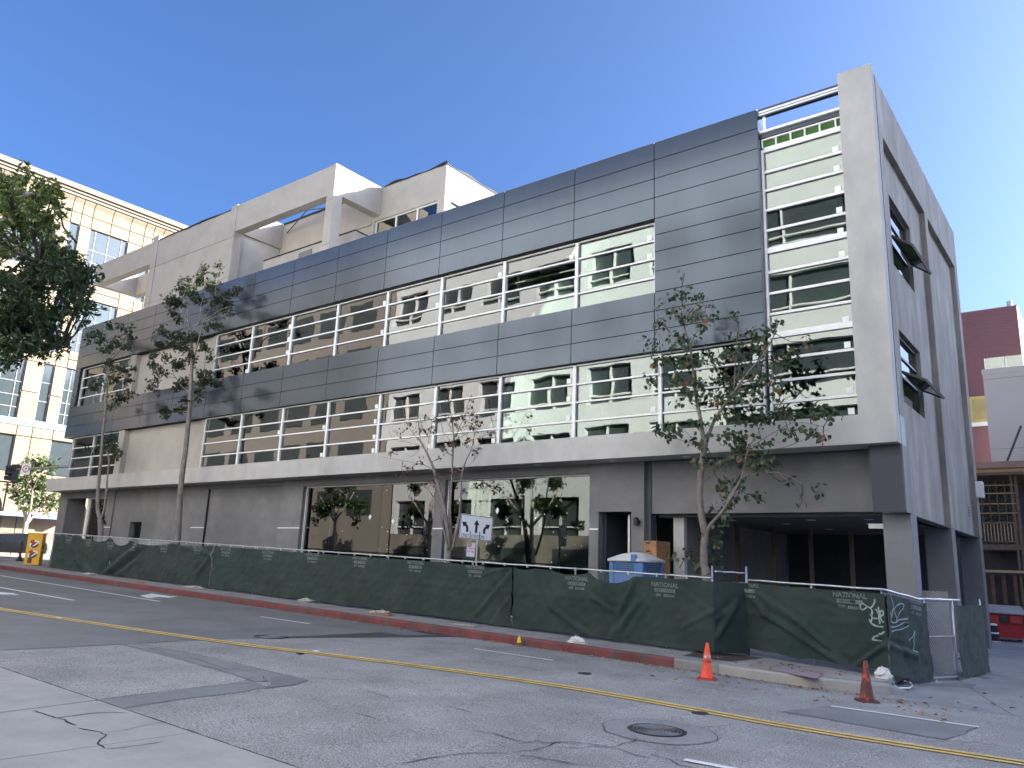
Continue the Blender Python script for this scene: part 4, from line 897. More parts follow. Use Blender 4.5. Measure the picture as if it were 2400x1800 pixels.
# ================================================================== STREET OBJECTS
def cone(u, v, mb, mbase, label, rz=.3):
    p = PG(u, v); t = thing('traffic_cone', label, 'cone', p, rz, 'traffic cones by the kerb'); t.rotation_euler = (0, math.atan(GS) * math.cos(rz), rz)
    c = MB().lathe([(.135, .03), (.128, .05), (.085, .32), (.045, .62), (.032, .70), (.026, .71), (.0001, .705)], 20); c.build('cone_body', mb, t, True, True)
    b = MB(); q = .185; b.prism([(-q, -q + .03, .0), (-q + .03, -q, 0), (q - .03, -q, 0), (q, -q + .03, 0), (q, q - .03, 0), (q - .03, q, 0), (-q + .03, q, 0), (-q, q - .03, 0)], (0, 0, .032)); b.build('cone_base', mbase, t, False, True)
    return t
c1 = cone(1657, 1592, M['cone'], M['cone_base'], 'bright orange traffic cone in front of the fence by the pale kerb')
MB().lathe([(.088, .33), (.074, .43), (.062, .52)], 20).build('scuffed_band', mk('scuffed_reflective_band', (.70, .15, .09), .5, var=.25, vs=14, tint=(.55, .50, .45), tscale=12, tcut=(.55, .65)), c1, True, True)
cone(2032, 1644, M['cone_dirty'], M['cone_base_dirty'], 'dirty dark red traffic cone at the right end of the kerb', .5)

# direction sign and parking sign
def sign_at(u, v, y, ang, tilt, name, label, cat):
    p = PY(u, v, y); t = thing(name, label, cat, p); r = (_rt * math.cos(ang) + Vector((-math.sin(YAW), math.cos(YAW), 0)) * math.sin(ang)).normalized(); up = Vector((0, 0, 1)); nrm = r.cross(up)
    r2 = r * math.cos(tilt) - up * math.sin(tilt); u2 = r * math.sin(tilt) + up * math.cos(tilt); nn = r2.cross(u2)
    t.matrix_world = Matrix(((r2.x, u2.x, nn.x, p.x), (r2.y, u2.y, nn.y, p.y), (r2.z, u2.z, nn.z, p.z), (0, 0, 0, 1)))
    return t, p
def rrect(w, h, r, z, n=5):
    P = []
    for cx, cy, a0 in ((w / 2 - r, h / 2 - r, 0), (-w / 2 + r, h / 2 - r, 90), (-w / 2 + r, -h / 2 + r, 180), (w / 2 - r, -h / 2 + r, 270)):
        for k in range(n + 1): a = R_(a0 + 90 * k / n); P.append((cx + r * math.cos(a), cy + r * math.sin(a), z))
    return P
def plate(name, w, h, r, z, th, mat, t): return MB().prism(rrect(w, h, r, z), (0, 0, th)).build(name, mat, t, local=True)
def border(w, h, r, bw, z, mat, t):
    A, B_ = rrect(w, h, r, z), rrect(w - 2 * bw, h - 2 * bw, max(.005, r - bw), z); m = MB(); n = len(A); m.v = A + B_
    for i in range(n): j = (i + 1) % n; m.f.append((i, j, n + j, n + i))
    return m.build('border', mat, t, local=True)
def letters(s, size, x, y, z, mat, t, sx=1., name='lettering'):
    me = text_mesh(s, size, bold=.008); me.materials.append(mat)
    o = D.objects.new(name, me); COL.objects.link(o); o.parent = t; o.location = (x, y, z); o.scale = (sx, 1, 1); return o
ts, sp_ = sign_at(1116.5, 1236.5, 19.5, R_(32), R_(2.6), 'lane_sign', 'white lane direction sign with three black arrows and ONLY lettering above the fence', 'road sign')
SW, SH = 1.20, .77
plate('sign_plate', SW, SH, .05, -.006, .006, M['sign'], ts); border(SW - .02, SH - .02, .045, .018, .0015, M['sign_black'], ts)
def arrow(path, w, hw, hl, x, y, t, z=.002):
    P = [Vector(p) + Vector((x, y)) for p in path]; m = MB()
    for k, q in enumerate(P):
        tt = (P[min(k + 1, len(P) - 1)] - P[max(k - 1, 0)]).normalized(); nn = Vector((-tt.y, tt.x)) * w / 2; m.v += [(*(q + nn), z), (*(q - nn), z)]
    for k in range(len(P) - 1): m.f.append((2 * k + 1, 2 * k + 3, 2 * k + 2, 2 * k))
    tt = (P[-1] - P[-2]).normalized(); nn = Vector((-tt.y, tt.x)); b = len(m.v); m.v += [(*(P[-1] + nn * hw), z), (*(P[-1] - nn * hw), z), (*(P[-1] + tt * hl), z)]; m.f.append((b, b + 1, b + 2))
    return m.build('arrow', M['sign_black'], t, local=True)
cl_ = [(0, 0), (0, .10)] + [(-.16 + .16 * math.cos(R_(a)), .10 + .14 * math.sin(R_(a))) for a in (15, 30, 45, 60)]
arrow(cl_, .085, .10, .15, -.33, -.17, ts)
arrow([(0, 0), (0, .25)], .085, .105, .17, -.0, -.17, ts)
arrow([(-x, y) for x, y in cl_], .085, .10, .15, .30, -.17, ts)
for x in (-.20, .14): MB().box(x - .012, x + .012, -.36, -.12, .0005, .002).build('divider', M['sign_black'], ts, local=True)
for s_, x in (('ONLY', -.385), ('ONLY', -.03), ('ON', .225)): letters(s_, .15, x, -.285, .003, M['sign_black'], ts, .68)
letters('LY', .15, .38, -.285, .0025, mk('faded_grey_vinyl', (.55, .56, .58), .5), ts, .85)
MB().lathe([(.012, 0), (.0001, .006)], 8, (0, .30, 0)).build('bolt', M['galv'], ts, local=True)
pz = G(sp_.x) + KERB
po = thing('sign_post', 'galvanised square post carrying the lane sign and parking sign', 'post', (sp_.x - .03, 19.62, pz)); bx('tube', sp_.x - .055, sp_.x - .01, 19.60, 19.64, pz, sp_.z + .33, M['galv'], po)
tp, pp = sign_at(1103.5, 1288, 19.47, R_(28), R_(2.0), 'parking_sign', 'small white NO PARKING ANY TIME sign with red letters under the lane sign', 'road sign')
plate('sign_plate', .305, .457, .03, -.004, .004, M['sign'], tp); border(.295, .447, .026, .006, .0012, M['sign_red'], tp)
MB().box(-.135, .015, .085, .205, .0006, .0014).build('red_block', M['sign_red'], tp, local=True); letters('NO', .125, -.06, .145, .0022, M['sign'], tp, .8)
letters('PARKING', .085, 0, .03, .002, M['sign_red'], tp, .72); letters('ANY TIME', .075, 0, -.065, .002, M['sign_red'], tp, .72)

# portable toilet
q0 = PY(1425, 1345, 20.25); tx = q0.x; pz = G(tx) + KERB
pt = thing('portable_toilet', 'blue portable toilet with white domed roof behind the green fence', 'portable toilet', (tx + .6, 20.85, pz), R_(-4))
WT = 1.13; hw = WT / 2
bd = MB().box(-hw + .03, hw - .03, -hw + .03, hw - .03, .1, 2.02); bd.box(-hw, -hw + .14, -hw, -hw + .14, .05, 2.05); bd.box(hw - .14, hw, -hw, -hw + .14, .05, 2.05); bd.box(hw - .14, hw, hw - .14, hw, .05, 2.05); bd.box(-hw, -hw + .14, hw - .14, hw, .05, 2.05); bd.build('cabin', M['blue_plastic'], pt, local=True)
for k in range(5):
    z = 1.72 + k * .055
    MB().box(-hw + .2, hw - .3, -hw + .012, -hw + .032, z, z + .022).build('louvre', M['blue_dark'], pt, local=True); MB().box(hw - .032, hw - .012, -hw + .22, hw - .22, z, z + .022).build('louvre', M['blue_dark'], pt, local=True)
rf = MB(); n = 8; Hh = hw + .04
rf.box(-Hh, Hh, -Hh, Hh, 2.03, 2.10)
for j in range(n + 1):
    for i in range(n + 1):
        a, b = -1 + 2 * i / n, -1 + 2 * j / n; rf.v.append((a * Hh, b * Hh, 2.101 + .215 * (1 - a * a) ** .6 * (1 - b * b) ** .6))
for j in range(n):
    for i in range(n): k = 8 + j * (n + 1) + i; rf.f.append((k, k + 1, k + n + 2, k + n + 1))
rf.build('roof', M['white_plastic'], pt, True, True)
MB().box(hw - .36, hw - .20, -Hh - .012, -Hh + .05, 2.04, 2.24).build('vent_block', M['blue_plastic'], pt, local=True)
# particle board box
ob_ = thing('particle_board_box', 'tall brown particle board box with black stencil beside the parking bay', 'box', (-11.2, 21.4, 0))
bx('front_board', -11.45, -11.04, 21.32, 21.36, 0, 2.93, M['osb'], ob_); bx('side_board', -11.08, -11.04, 21.362, 22.2, 0, 2.93, M['osb'], ob_); bx('side_board', -11.45, -11.41, 21.362, 22.2, 0, 2.93, M['osb'], ob_); bx('lid', -11.46, -11.03, 21.31, 22.2, 2.931, 2.95, M['osb'], ob_)
for k, (z, w_) in enumerate(((2.86, .12), (2.62, .13), (2.52, .10), (2.34, .12), (2.08, .12), (1.98, .14))): bx('stencil', -11.38, -11.38 + w_, 21.314, 21.319, z, z + .05, M['ink'], ob_)
# red bin and small barrel by the alley
rp = PG(2352, 1501); rbn = thing('red_bin', 'red steel rubbish bin with pale curved lid in the alley', 'rubbish bin', rp, R_(14))
m = MB().prism([(-.62, -.75, .15), (-.62, .75, .15), (-.62, .85, 1.25), (-.62, -.85, 1.05)], (1.24, 0, 0)); m.build('bin_body', M['red_bin'], rbn, local=True)
m = MB()
for i in range(9):
    a = i / 8; y = -.95 + 1.9 * a; z = 1.12 + .22 * math.sin(math.pi * a * .9) + .1 * a; m.v += [(-.72, y, z), (.72, y, z - .02), (-.72, y, z - .05), (.72, y, z - .07)]
for i in range(8): k = 4 * i; m.f += [(k, k + 1, k + 5, k + 4), (k + 2, k + 6, k + 7, k + 3), (k, k + 4, k + 6, k + 2), (k + 1, k + 3, k + 7, k + 5)]
m.f += [(0, 2, 3, 1), (32, 33, 35, 34)]; m.build('lid', mk('dusty_bin_lid', (.30, .30, .29), .6, var=.2, vs=5), rbn, True, True)
for x in (-.42, .36): MB().box(x - .2, x + .2, -.98, -.84, .72, 1.0).build('pocket', M['red_bin'], rbn, local=True)
MB().box(-.16, .10, -.93, -.85, .74, .98).build('plate', M['black'], rbn, local=True)
for x in (-.5, .5): MB().lathe([(.09, 0), (.09, .06)], 12).build('wheel', M['rubber'], rbn, local=True).location = (x, -.5, .02)
bpn = PG(2332, 1504); brl = thing('barrel', 'small black and white banded barrel beside the rear column', 'barrel', bpn)
MB().lathe([(.21, 0), (.21, .03)], 14).build('base', M['white'], brl, local=True); MB().lathe([(.15, .03), (.16, .3)], 14).build('body', M['black'], brl, local=True); MB().lathe([(.165, .30), (.165, .36)], 14).build('band', M['white'], brl, local=True); MB().lathe([(.13, .36), (.14, .62)], 14).build('body', M['black'], brl, local=True); MB().lathe([(.145, .62), (.12, .68), (.0001, .70)], 14).build('cap', M['white'], brl, local=True)
# yellow cabinet with printed picture
yp = PX(77, 1320, -47.3); yp.z = G(-47.3) + KERB; YC = thing('utility_cabinet', 'yellow street cabinet with printed brown and red food picture', 'cabinet', yp, R_(52))
MB().box(-.36, .36, -.30, .30, .03, 1.66).build('case', M['cab_yellow'], YC, local=True); MB().box(-.39, .39, -.33, .33, 1.662, 1.72).build('lid', M['cab_yellow'], YC, local=True); MB().box(-.36, .36, -.28, .28, 0, .03).build('plinth', M['kerb_grey'], YC, local=True)
def blob(cx, cz, rx, rz, mat, a0=0, y=-.304): 
    MB().poly([(cx + rx * math.cos(2 * math.pi * k / 16) * math.cos(a0) - rz * math.sin(2 * math.pi * k / 16) * math.sin(a0), y, cz + rx * math.cos(2 * math.pi * k / 16) * math.sin(a0) + rz * math.sin(2 * math.pi * k / 16) * math.cos(a0)) for k in range(16)][::-1]).build('picture_patch', mat, YC, local=True)
for cz in (1.12, .58):
    blob(.0, cz, .26, .17, M['white'], .5, -.304); blob(.03, cz - .05, .20, .15, M['cab_brown'], .5, -.306); blob(-.10, cz + .12, .11, .10, M['cab_red'], 0, -.308); blob(.06, cz - .02, .17, .035, M['white'], .7, -.309)
MB().box(-.2, .0, -.3055, -.303, .10, .40).build('picture_patch', M['cab_brown'], YC, local=True)
for z in (.62, .95): MB().box(.381, .41, -.05, .05, z, z + .10).build('handle', M['black'], YC, local=True)
# black delineator post
dp = PX(45, 1314, -52.2); dp.z = G(-52.2) + KERB; dt = thing('delineator_post', 'black flexible post on dark base at the pavement corner', 'post', dp)
MB().lathe([(.055, .1), (.055, 1.12), (.03, 1.14)], 12).build('tube', M['black'], dt, True, True); MB().lathe([(.22, 0), (.18, .05), (.10, .22), (.06, .34)], 14).build('base', M['rubber'], dt, True, True)
for z in (.40, .52): MB().lathe([(.058, z), (.058, z + .05)], 12).build('band', M['sign_red'], dt, True, True)
# dark car in the side street
cpos = PX(20, 1300, -63.0); cpos.z = G(-63.0); CAR = thing('parked_car', 'dark car crossing at the far left behind the yellow cabinet', 'car', cpos, R_(64))
prof = [(-2.35, .35), (-2.4, .75), (-2.25, .98), (-1.35, 1.02), (-.75, 1.62), (.95, 1.70), (1.85, 1.62), (2.30, 1.05), (2.38, .7), (2.32, .35)]
MB().prism([(x, -.9, z) for x, z in prof], (0, 1.8, 0)).build('body', M['car'], CAR, local=True)
for a, b in ((-1.1, -.25), (-.17, .75), (.83, 1.75)):
    za = 1.08; t0 = 1.5
    xa = a + (.32 if a < -1 else 0); xb = b - (.22 if b > 1.5 else 0)
    for sg in (-1, 1): MB().prism([(a, sg * .903, za), (b, sg * .903, za), (xb, sg * .903, t0), (xa, sg * .903, t0)], (0, sg * .006, 0)).build('side_window', M['car_glass'], CAR, local=True)
MB().box(-.7, 1.8, -.85, .85, 1.701, 1.73).build('roof_panel', M['galv'], CAR, local=True)
for x in (-1.45, 1.45):
    for sg in (-1, 1):
        tw_ = MB().lathe([(.2, -.11), (.36, -.11), (.37, 0), (.36, .11), (.2, .11)], 18); o = tw_.build('wheel', M['rubber'], CAR, True, True); o.location = (x, sg * .82, .36); o.rotation_euler = (R_(90), 0, 0)
        o2 = MB().lathe([(.235, -.115), (.235, .115)], 16).build('rim', M['chrome'], o, True, True)
MB().box(-2.42, -2.38, -.75, -.45, .68, .82).build('headlight', M['white'], CAR, local=True); MB().box(-2.42, -2.38, .45, .75, .68, .82).build('headlight', M['white'], CAR, local=True)
# traffic signal on its mast arm
TS = thing('traffic_signal', 'black traffic signal head on mast arm beside the beige building', 'traffic signal', PY(170, 1250, 22.6))
a0, a1 = PY(190, 1092, 22.6), PY(20, 1101, 22.6)
MB().tube([a0, a1], [.09, .06], 8).build('mast_arm', M['signal_yellow'], TS, True); gx = PY(190, 1092, 22.6)
MB().tube([(gx.x, 22.6, 1.0), (gx.x, 22.6, gx.z + .6)], [.13, .10], 10).build('pole', M['signal_yellow'], TS, True)
h0 = PY(34, 1107, 22.6); hd = MB()
hd.box(h0.x - .26, h0.x + .26, 22.4, 22.8, h0.z - .62, h0.z + .55)
for k in range(3): hd.tube([(h0.x, 22.6, h0.z + .34 - .36 * k), (h0.x - .34, 22.15, h0.z + .29 - .36 * k)], [.17, .17], 10)
hd.build('signal_head', M['black'], TS)
sg = PY(61, 1099, 22.45); st_ = thing('turn_sign', 'small white sign with red ring hanging from the signal arm', 'road sign', sg); st_.rotation_euler = (R_(90), 0, R_(38))
plate('sign_plate', .62, .78, .04, -.005, .01, M['sign'], st_)
m = MB(); n = 20
for k in range(n): a = 2 * math.pi * k / n; m.v += [(.25 * math.cos(a), .25 * math.sin(a), .0065), (.19 * math.cos(a), .19 * math.sin(a), .0065)]
for k in range(n): j = (k + 1) % n; m.f.append((2 * k, 2 * j, 2 * j + 1, 2 * k + 1))
m.build('red_ring', M['sign_red'], st_, local=True); arrow([(0, -.12), (0, .0)], .05, .08, .12, 0, 0, st_, .0072)

# bags, rags and litter
def rag(u, v, h, sx, sy, sz, mat, name, label, cat, rz=0, seed=0):
    p = PG(u, v, h); m = MB(); n = 12
    for j in range(7):
        ph = math.pi / 2 * j / 6
        for k in range(n):
            a = 2 * math.pi * k / n; r = math.cos(ph) * (1 + .7 * N(math.cos(a) * 2 + seed, math.sin(a) * 2, j * .7)); m.v.append((sx * r * math.cos(a), sy * r * math.sin(a), sz * math.sin(ph) * (1 + .9 * N(math.cos(a) * 3, math.sin(a) * 3 + j, seed))))
    for j in range(6):
        for k in range(n): k2 = (k + 1) % n; m.f.append((j * n + k, j * n + k2, (j + 1) * n + k2, (j + 1) * n + k))
    o = m.build(name, mat, None, False, True); o.location = p; o.rotation_euler = (0, 0, rz); return tag(o, label, cat)
rag(1352, 1507, KERB, .24, .12, .13, M['litter'], 'plastic_bag', 'crumpled white plastic bag lying on the kerb under the fence', 'litter', .2, 1)
rag(1328, 1520, .0, .05, .05, .12, M['litter'], 'plastic_strip', 'dirty pale strip hanging down the red kerb face', 'litter', .2, 8)
rag(2072, 1590, KERB, .17, .13, .20, M['litter'], 'white_sandbag', 'white cloth bag at the foot of the fence corner', 'sandbag', .6, 3)
rag(716, 1411, KERB, .42, .20, .10, M['sandbag'], 'sandbag', 'grey sandbag on the fence foot left of the kerb gap', 'sandbag', .1, 5)
rag(893, 1438, KERB, .45, .20, .09, M['sandbag'], 'sandbag', 'grey sandbag on an orange board under the fence middle', 'sandbag', .1, 6)
rag(210, 1347, KERB, .5, .22, .08, M['sandbag'], 'sandbag', 'pale sandbag below the sagging left fence fabric', 'sandbag', .1, 12)
rag(455, 1379, KERB, .6, .25, .10, M['sandbag'], 'sandbag', 'pale sandbag on the kerb before the fabric split', 'sandbag', .1, 14)
rag(844, 1449.5, 0, .12, .08, .10, M['litter_blue'], 'blue_wrapper', 'blue plastic wrapper lying in the gutter', 'litter', 0, 2)
rag(1217, 1506, KERB * .4, .05, .05, .13, M['litter_yellow'], 'yellow_wrapper', 'small yellow wrapper against the red kerb', 'litter', 0, 4)
rag(2195, 1600, .0, .03, .09, .05, M['litter'], 'paper_scrap', 'small white paper scrap on the alley concrete', 'litter', .3, 7)
for i, (u, v, l) in enumerate(((893, 1440, 'thin orange board under the sandbag below the fence'), (1090, 1466, 'narrow pale board lying on the kerb under the fence'), (320, 1365, 'thin orange board under the left fence fabric'))):
    p = PG(u, v, KERB); t = thing('loose_board', l, 'board', p); MB().box(-.45, .45, -.12, .12, .004, .028).build('board', M['board' if i != 1 else 'sandbag'], t, local=True)
# loop foot of the corner post
fp = thing('pipe_frame', 'bent galvanised pipe foot of the fence corner resting on the kerb', 'pipe frame', PG(2080, 1600, .05))
lp = [PG(u, v, h) for u, v, h in ((2044, 1600, .14), (2050, 1610, .10), (2064, 1618, .04), (2085, 1619, .04), (2108, 1613, .05), (2132, 1613, .04), (2138, 1607, .05), (2132, 1600, .08), (2118, 1595, .12))]
MB().tube(lp, .02, 7).build('pipe', M['galv'], fp, True); MB().tube([PG(2103, 1612, .05), PG(2085, 1595, .14)], .02, 7).build('pipe', M['galv'], fp, True)
# fallen leaves along the gutter
rr = random.Random(3); m = MB(); cols = []
LC = [(.30, .13, .05), (.20, .07, .04), (.42, .22, .06), (.12, .06, .04), (.50, .30, .10)]
def fallen(x, y, h, s, c):
    a = rr.uniform(0, 6.28); d = Vector((math.cos(a), math.sin(a), 0)); q = Vector((-d.y, d.x, 0)); p = Vector((x, y, G(x) + h + .008)); b = len(m.v); up = Vector((0, 0, 1))
    m.v += [tuple(p - d * s), tuple(p + q * s * .45 + up * s * rr.uniform(0, .6)), tuple(p + d * s + up * s * rr.uniform(0, .5)), tuple(p - q * s * .45 + up * s * rr.uniform(0, .6))]; m.f += [(b, b + 1, b + 2), (b, b + 2, b + 3)]; cols.extend([c] * 2)
for k in range(330):
    x = -23 + 19.5 * rr.random() ** .7; fallen(x, 16.76 - abs(rr.gauss(0, .10)) - (.25 * rr.random() if rr.random() < .3 else 0), .003, rr.uniform(.025, .06), rr.choice(LC))
for k in range(90): fallen(rr.uniform(-8.2, -2.6), rr.uniform(15.0, 17.0), .008, rr.uniform(.03, .065), rr.choice(LC))
for k in range(60): fallen(rr.uniform(-9, -4.7), rr.uniform(17.1, 18.2), KERB + .02, rr.uniform(.03, .06), rr.choice(LC))
for k in range(26): fallen(rr.uniform(-3.4, -1.6), rr.uniform(16, 21), .014, rr.uniform(.035, .07), rr.choice(LC))
fl_ = m.build('fallen_leaves', M['leaf'], None); fl_['kind'] = 'stuff'
ca = fl_.data.color_attributes.new('leaf_colour', 'FLOAT_COLOR', 'CORNER'); k = 0
for p, c in zip(fl_.data.polygons, cols):
    for li in p.loop_indices: ca.data[li].color = (*c, 1)
# ================================================================== TREES
def rvec(r): 
    while True:
        v = Vector((r.uniform(-1, 1), r.uniform(-1, 1), r.uniform(-1, 1)))
        if .05 < v.length < 1: return v.normalized()
class Leaves:
    def __init__(s): s.v = []; s.f = []; s.c = []
    def add(s, p, d, n, L, w, col, kind):
        q = d.cross(n)
        if q.length < 1e-4: q = d.orthogonal()
        q.normalize(); n = q.cross(d); b = len(s.v)
        if kind == 'heart':
            pr = ((0, 0), (.18, .42), (.45, .5), (.75, .28), (1.0, 0))
            s.v += [tuple(p)] + [tuple(p + d * L * a + q * w * c + n * L * .10 * (c * 1.2)) for a, c in pr[1:4]] + [tuple(p + d * L - n * L * .12)] + [tuple(p + d * L * a - q * w * c + n * L * .10 * (c * 1.2)) for a, c in pr[3:0:-1]]
            s.f += [(b, b + 1, b + 2, b + 3, b + 4), (b, b + 4, b + 5, b + 6, b + 7)]; s.c += [col, tuple(x * .93 for x in col)]
        else:
            s.v += [tuple(p), tuple(p + d * L * .5 + q * w * .5 + n * L * .06), tuple(p + d * L - n * L * .10), tuple(p + d * L * .5 - q * w * .5 + n * L * .06)]
            s.f += [(b, b + 1, b + 2), (b, b + 2, b + 3)]; s.c += [col, tuple(x * .92 for x in col)]
    def mesh(s, name, mat):
        me = D.meshes.new(name); me.from_pydata(s.v, [], s.f); me.materials.append(mat)
        ca = me.color_attributes.new('leaf_colour', 'FLOAT_COLOR', 'CORNER'); buf = []
        for p, c in zip(me.polygons, s.c): buf += [c[0], c[1], c[2], 1.0] * p.loop_total
        ca.data.foreach_set('color', buf); return me
def jitc(r, c, v=.25): k = 1 + r.uniform(-v, v); return (c[0] * k * (1 + r.uniform(-.1, .1)), c[1] * k, c[2] * k)
def pxw(p): return (p - Vector((0, 0, CZ))).dot(_fw) / F_PX
def tree(name, label, place, limbs, blobs, lsize, lw, pal, kind='lance', seed=1, bark='bark', twig='bark_dark', thick=.8, droop=.4, whorl=5, group=None, twr=.012, ind=0, leafm='leaf', pals=None, subt=4, base=None, cat='tree'):
    r = random.Random(seed)
    root = limbs[0][0][0]; pr = place(root[0], root[1], 0)
    loc = Vector(base) if base else Vector((pr.x, pr.y, G(pr.x) + KERB))
    t = thing(name, label, cat, loc, group=group)
    tr = MB(); nodes = []
    for li, L in enumerate(limbs):
        pts, r0, r1 = L[0], L[1], L[2]; dy0, dy1 = (L[3] if len(L) > 3 else (0, 0)); n = len(pts); P = []; Rr = []
        W_ = [place(u, v, dy0 + (dy1 - dy0) * i / max(1, n - 1)) for i, (u, v) in enumerate(pts)]
        if li == 0 and not base: W_ = [Vector((W_[0].x, W_[0].y, loc.z - .05))] + W_ if W_[0].z > loc.z + .2 else W_
        n = len(W_)
        for i in range(n - 1):
            p0, p1, p2, p3 = W_[max(i - 1, 0)], W_[i], W_[i + 1], W_[min(i + 2, n - 1)]
            for j in range(4):
                s = j / 4; P.append(.5 * ((2 * p1) + (p2 - p0) * s + (2 * p0 - 5 * p1 + 4 * p2 - p3) * s * s + (3 * p1 - p0 - 3 * p2 + p3) * s ** 3))
        P.append(W_[-1]); m = len(P)
        for i in range(m): k = i / (m - 1); Rr.append((r0 + (r1 - r0) * k) * (1 + .10 * N(i * .9, li * 3.1 + seed)))
        tr.tube(P, Rr, 10 if r0 > .06 else 6); nodes += P[(m // 4 if li == 0 else 0):]
    tr.build('trunk', M[bark], t, True)
    tw = MB(); lv = Leaves(); singles = []
    for b in blobs:
        u, v, ru, rv, n = b[:5]; dy = b[5] if len(b) > 5 else r.uniform(-thick, thick) * .6; pal_ = pals[b[6]] if len(b) > 6 else pal
        c = place(u, v, dy); s = pxw(c); A = AX_R * ru * s; B_ = AX_U * rv * s; C = AX_B * min(thick, (ru + rv) / 2 * s * 1.1)
        near = min(nodes, key=lambda q: (q - c).length - .4 * max(0, (c.z - q.z)))
        mid = near.lerp(c, .5) + Vector((0, 0, -.08 * (c - near).length)) + rvec(r) * .06 * (c - near).length
        pth = [near, near.lerp(mid, .6), mid, mid.lerp(c, .55), c]; tw.tube(pth, [twr * 1.5, twr * 1.3, twr * 1.1, twr * .9, twr * .6], 5, False)
        nt = max(2, int(subt * (n / 18) ** .5)); tips = []
        for k in range(nt):
            w = rvec(r); e = c + A * w.x + B_ * w.y + C * w.z; e = e.lerp(c, r.uniform(0, .25)); st = pth[r.choice((2, 3, 4))]
            mm = st.lerp(e, .5) + rvec(r) * .08 * (e - st).length; tw.tube([st, mm, e], [twr * .7, twr * .55, twr * .35], 4, False); tips.append((st, mm, e))
        for k in range(n):
            st, mm, e = r.choice(tips); q = r.random() ** .6; p = (st.lerp(mm, q * 2) if q < .5 else mm.lerp(e, q * 2 - 1)) + rvec(r) * (.03 + .10 * lsize / .08 * r.random())
            ax = (e - st).normalized(); d = (rvec(r) * .9 + ax * .6 + Vector((0, 0, -droop))).normalized(); nn = (rvec(r) * .8 + Vector((0, 0, .8))).normalized()
            for wq in range(whorl if r.random() < .8 else 1):
                dd = (d + rvec(r) * .7).normalized() if whorl > 1 else d
                L = lsize * r.uniform(.65, 1.25); col = jitc(r, r.choice(pal_))
                if ind and len(singles) < ind: singles.append((p, dd, nn, L, col))
                else: lv.add(p, dd, nn, L, lw * L, col, kind)
    tw.build('twigs', M[twig], t, False)['kind'] = 'stuff'
    if lv.v:
        o = link('crown', lv.mesh('crown', M[leafm]), t)
        if ind: o['kind'] = 'stuff'
    if singles:
        lib = []
        for k in range(18):
            q = Leaves(); q.add(Vector((0, 0, 0)), Vector((1, 0, 0)), Vector((0, 0, 1)), 1.0, lw, jitc(r, pal[k % 9] if k < 17 else (.32, .14, .05)), kind); lib.append(q.mesh('leaf', M[leafm]))
        for p, d, nn, L, col in singles:
            q = d.cross(nn); q.normalize(); nn = q.cross(d); o = link('leaf', r.choice(lib), t, p); o.rotation_mode = 'QUATERNION'
            o.rotation_quaternion = Matrix(((d.x, -q.x, nn.x), (d.y, -q.y, nn.y), (d.z, -q.z, nn.z))).to_quaternion(); o.scale = (L, L, L)
    return t
def atY(y0): return lambda u, v, dy: PY(u, v, y0 + dy)
GRN = [(.045, .085, .035), (.06, .105, .04), (.035, .065, .035), (.075, .12, .05)]
T1P = [(.058, .098, .048), (.042, .076, .040), (.080, .122, .055), (.055, .09, .045), (.10, .14, .06), (.055, .094, .046), (.075, .115, .052), (.042, .075, .038), (.055, .092, .045), (.062, .102, .05), (.042, .075, .038), (.055, .092, .045), (.075, .115, .052), (.042, .075, .038), (.075, .115, .052), (.30, .13, .045)]
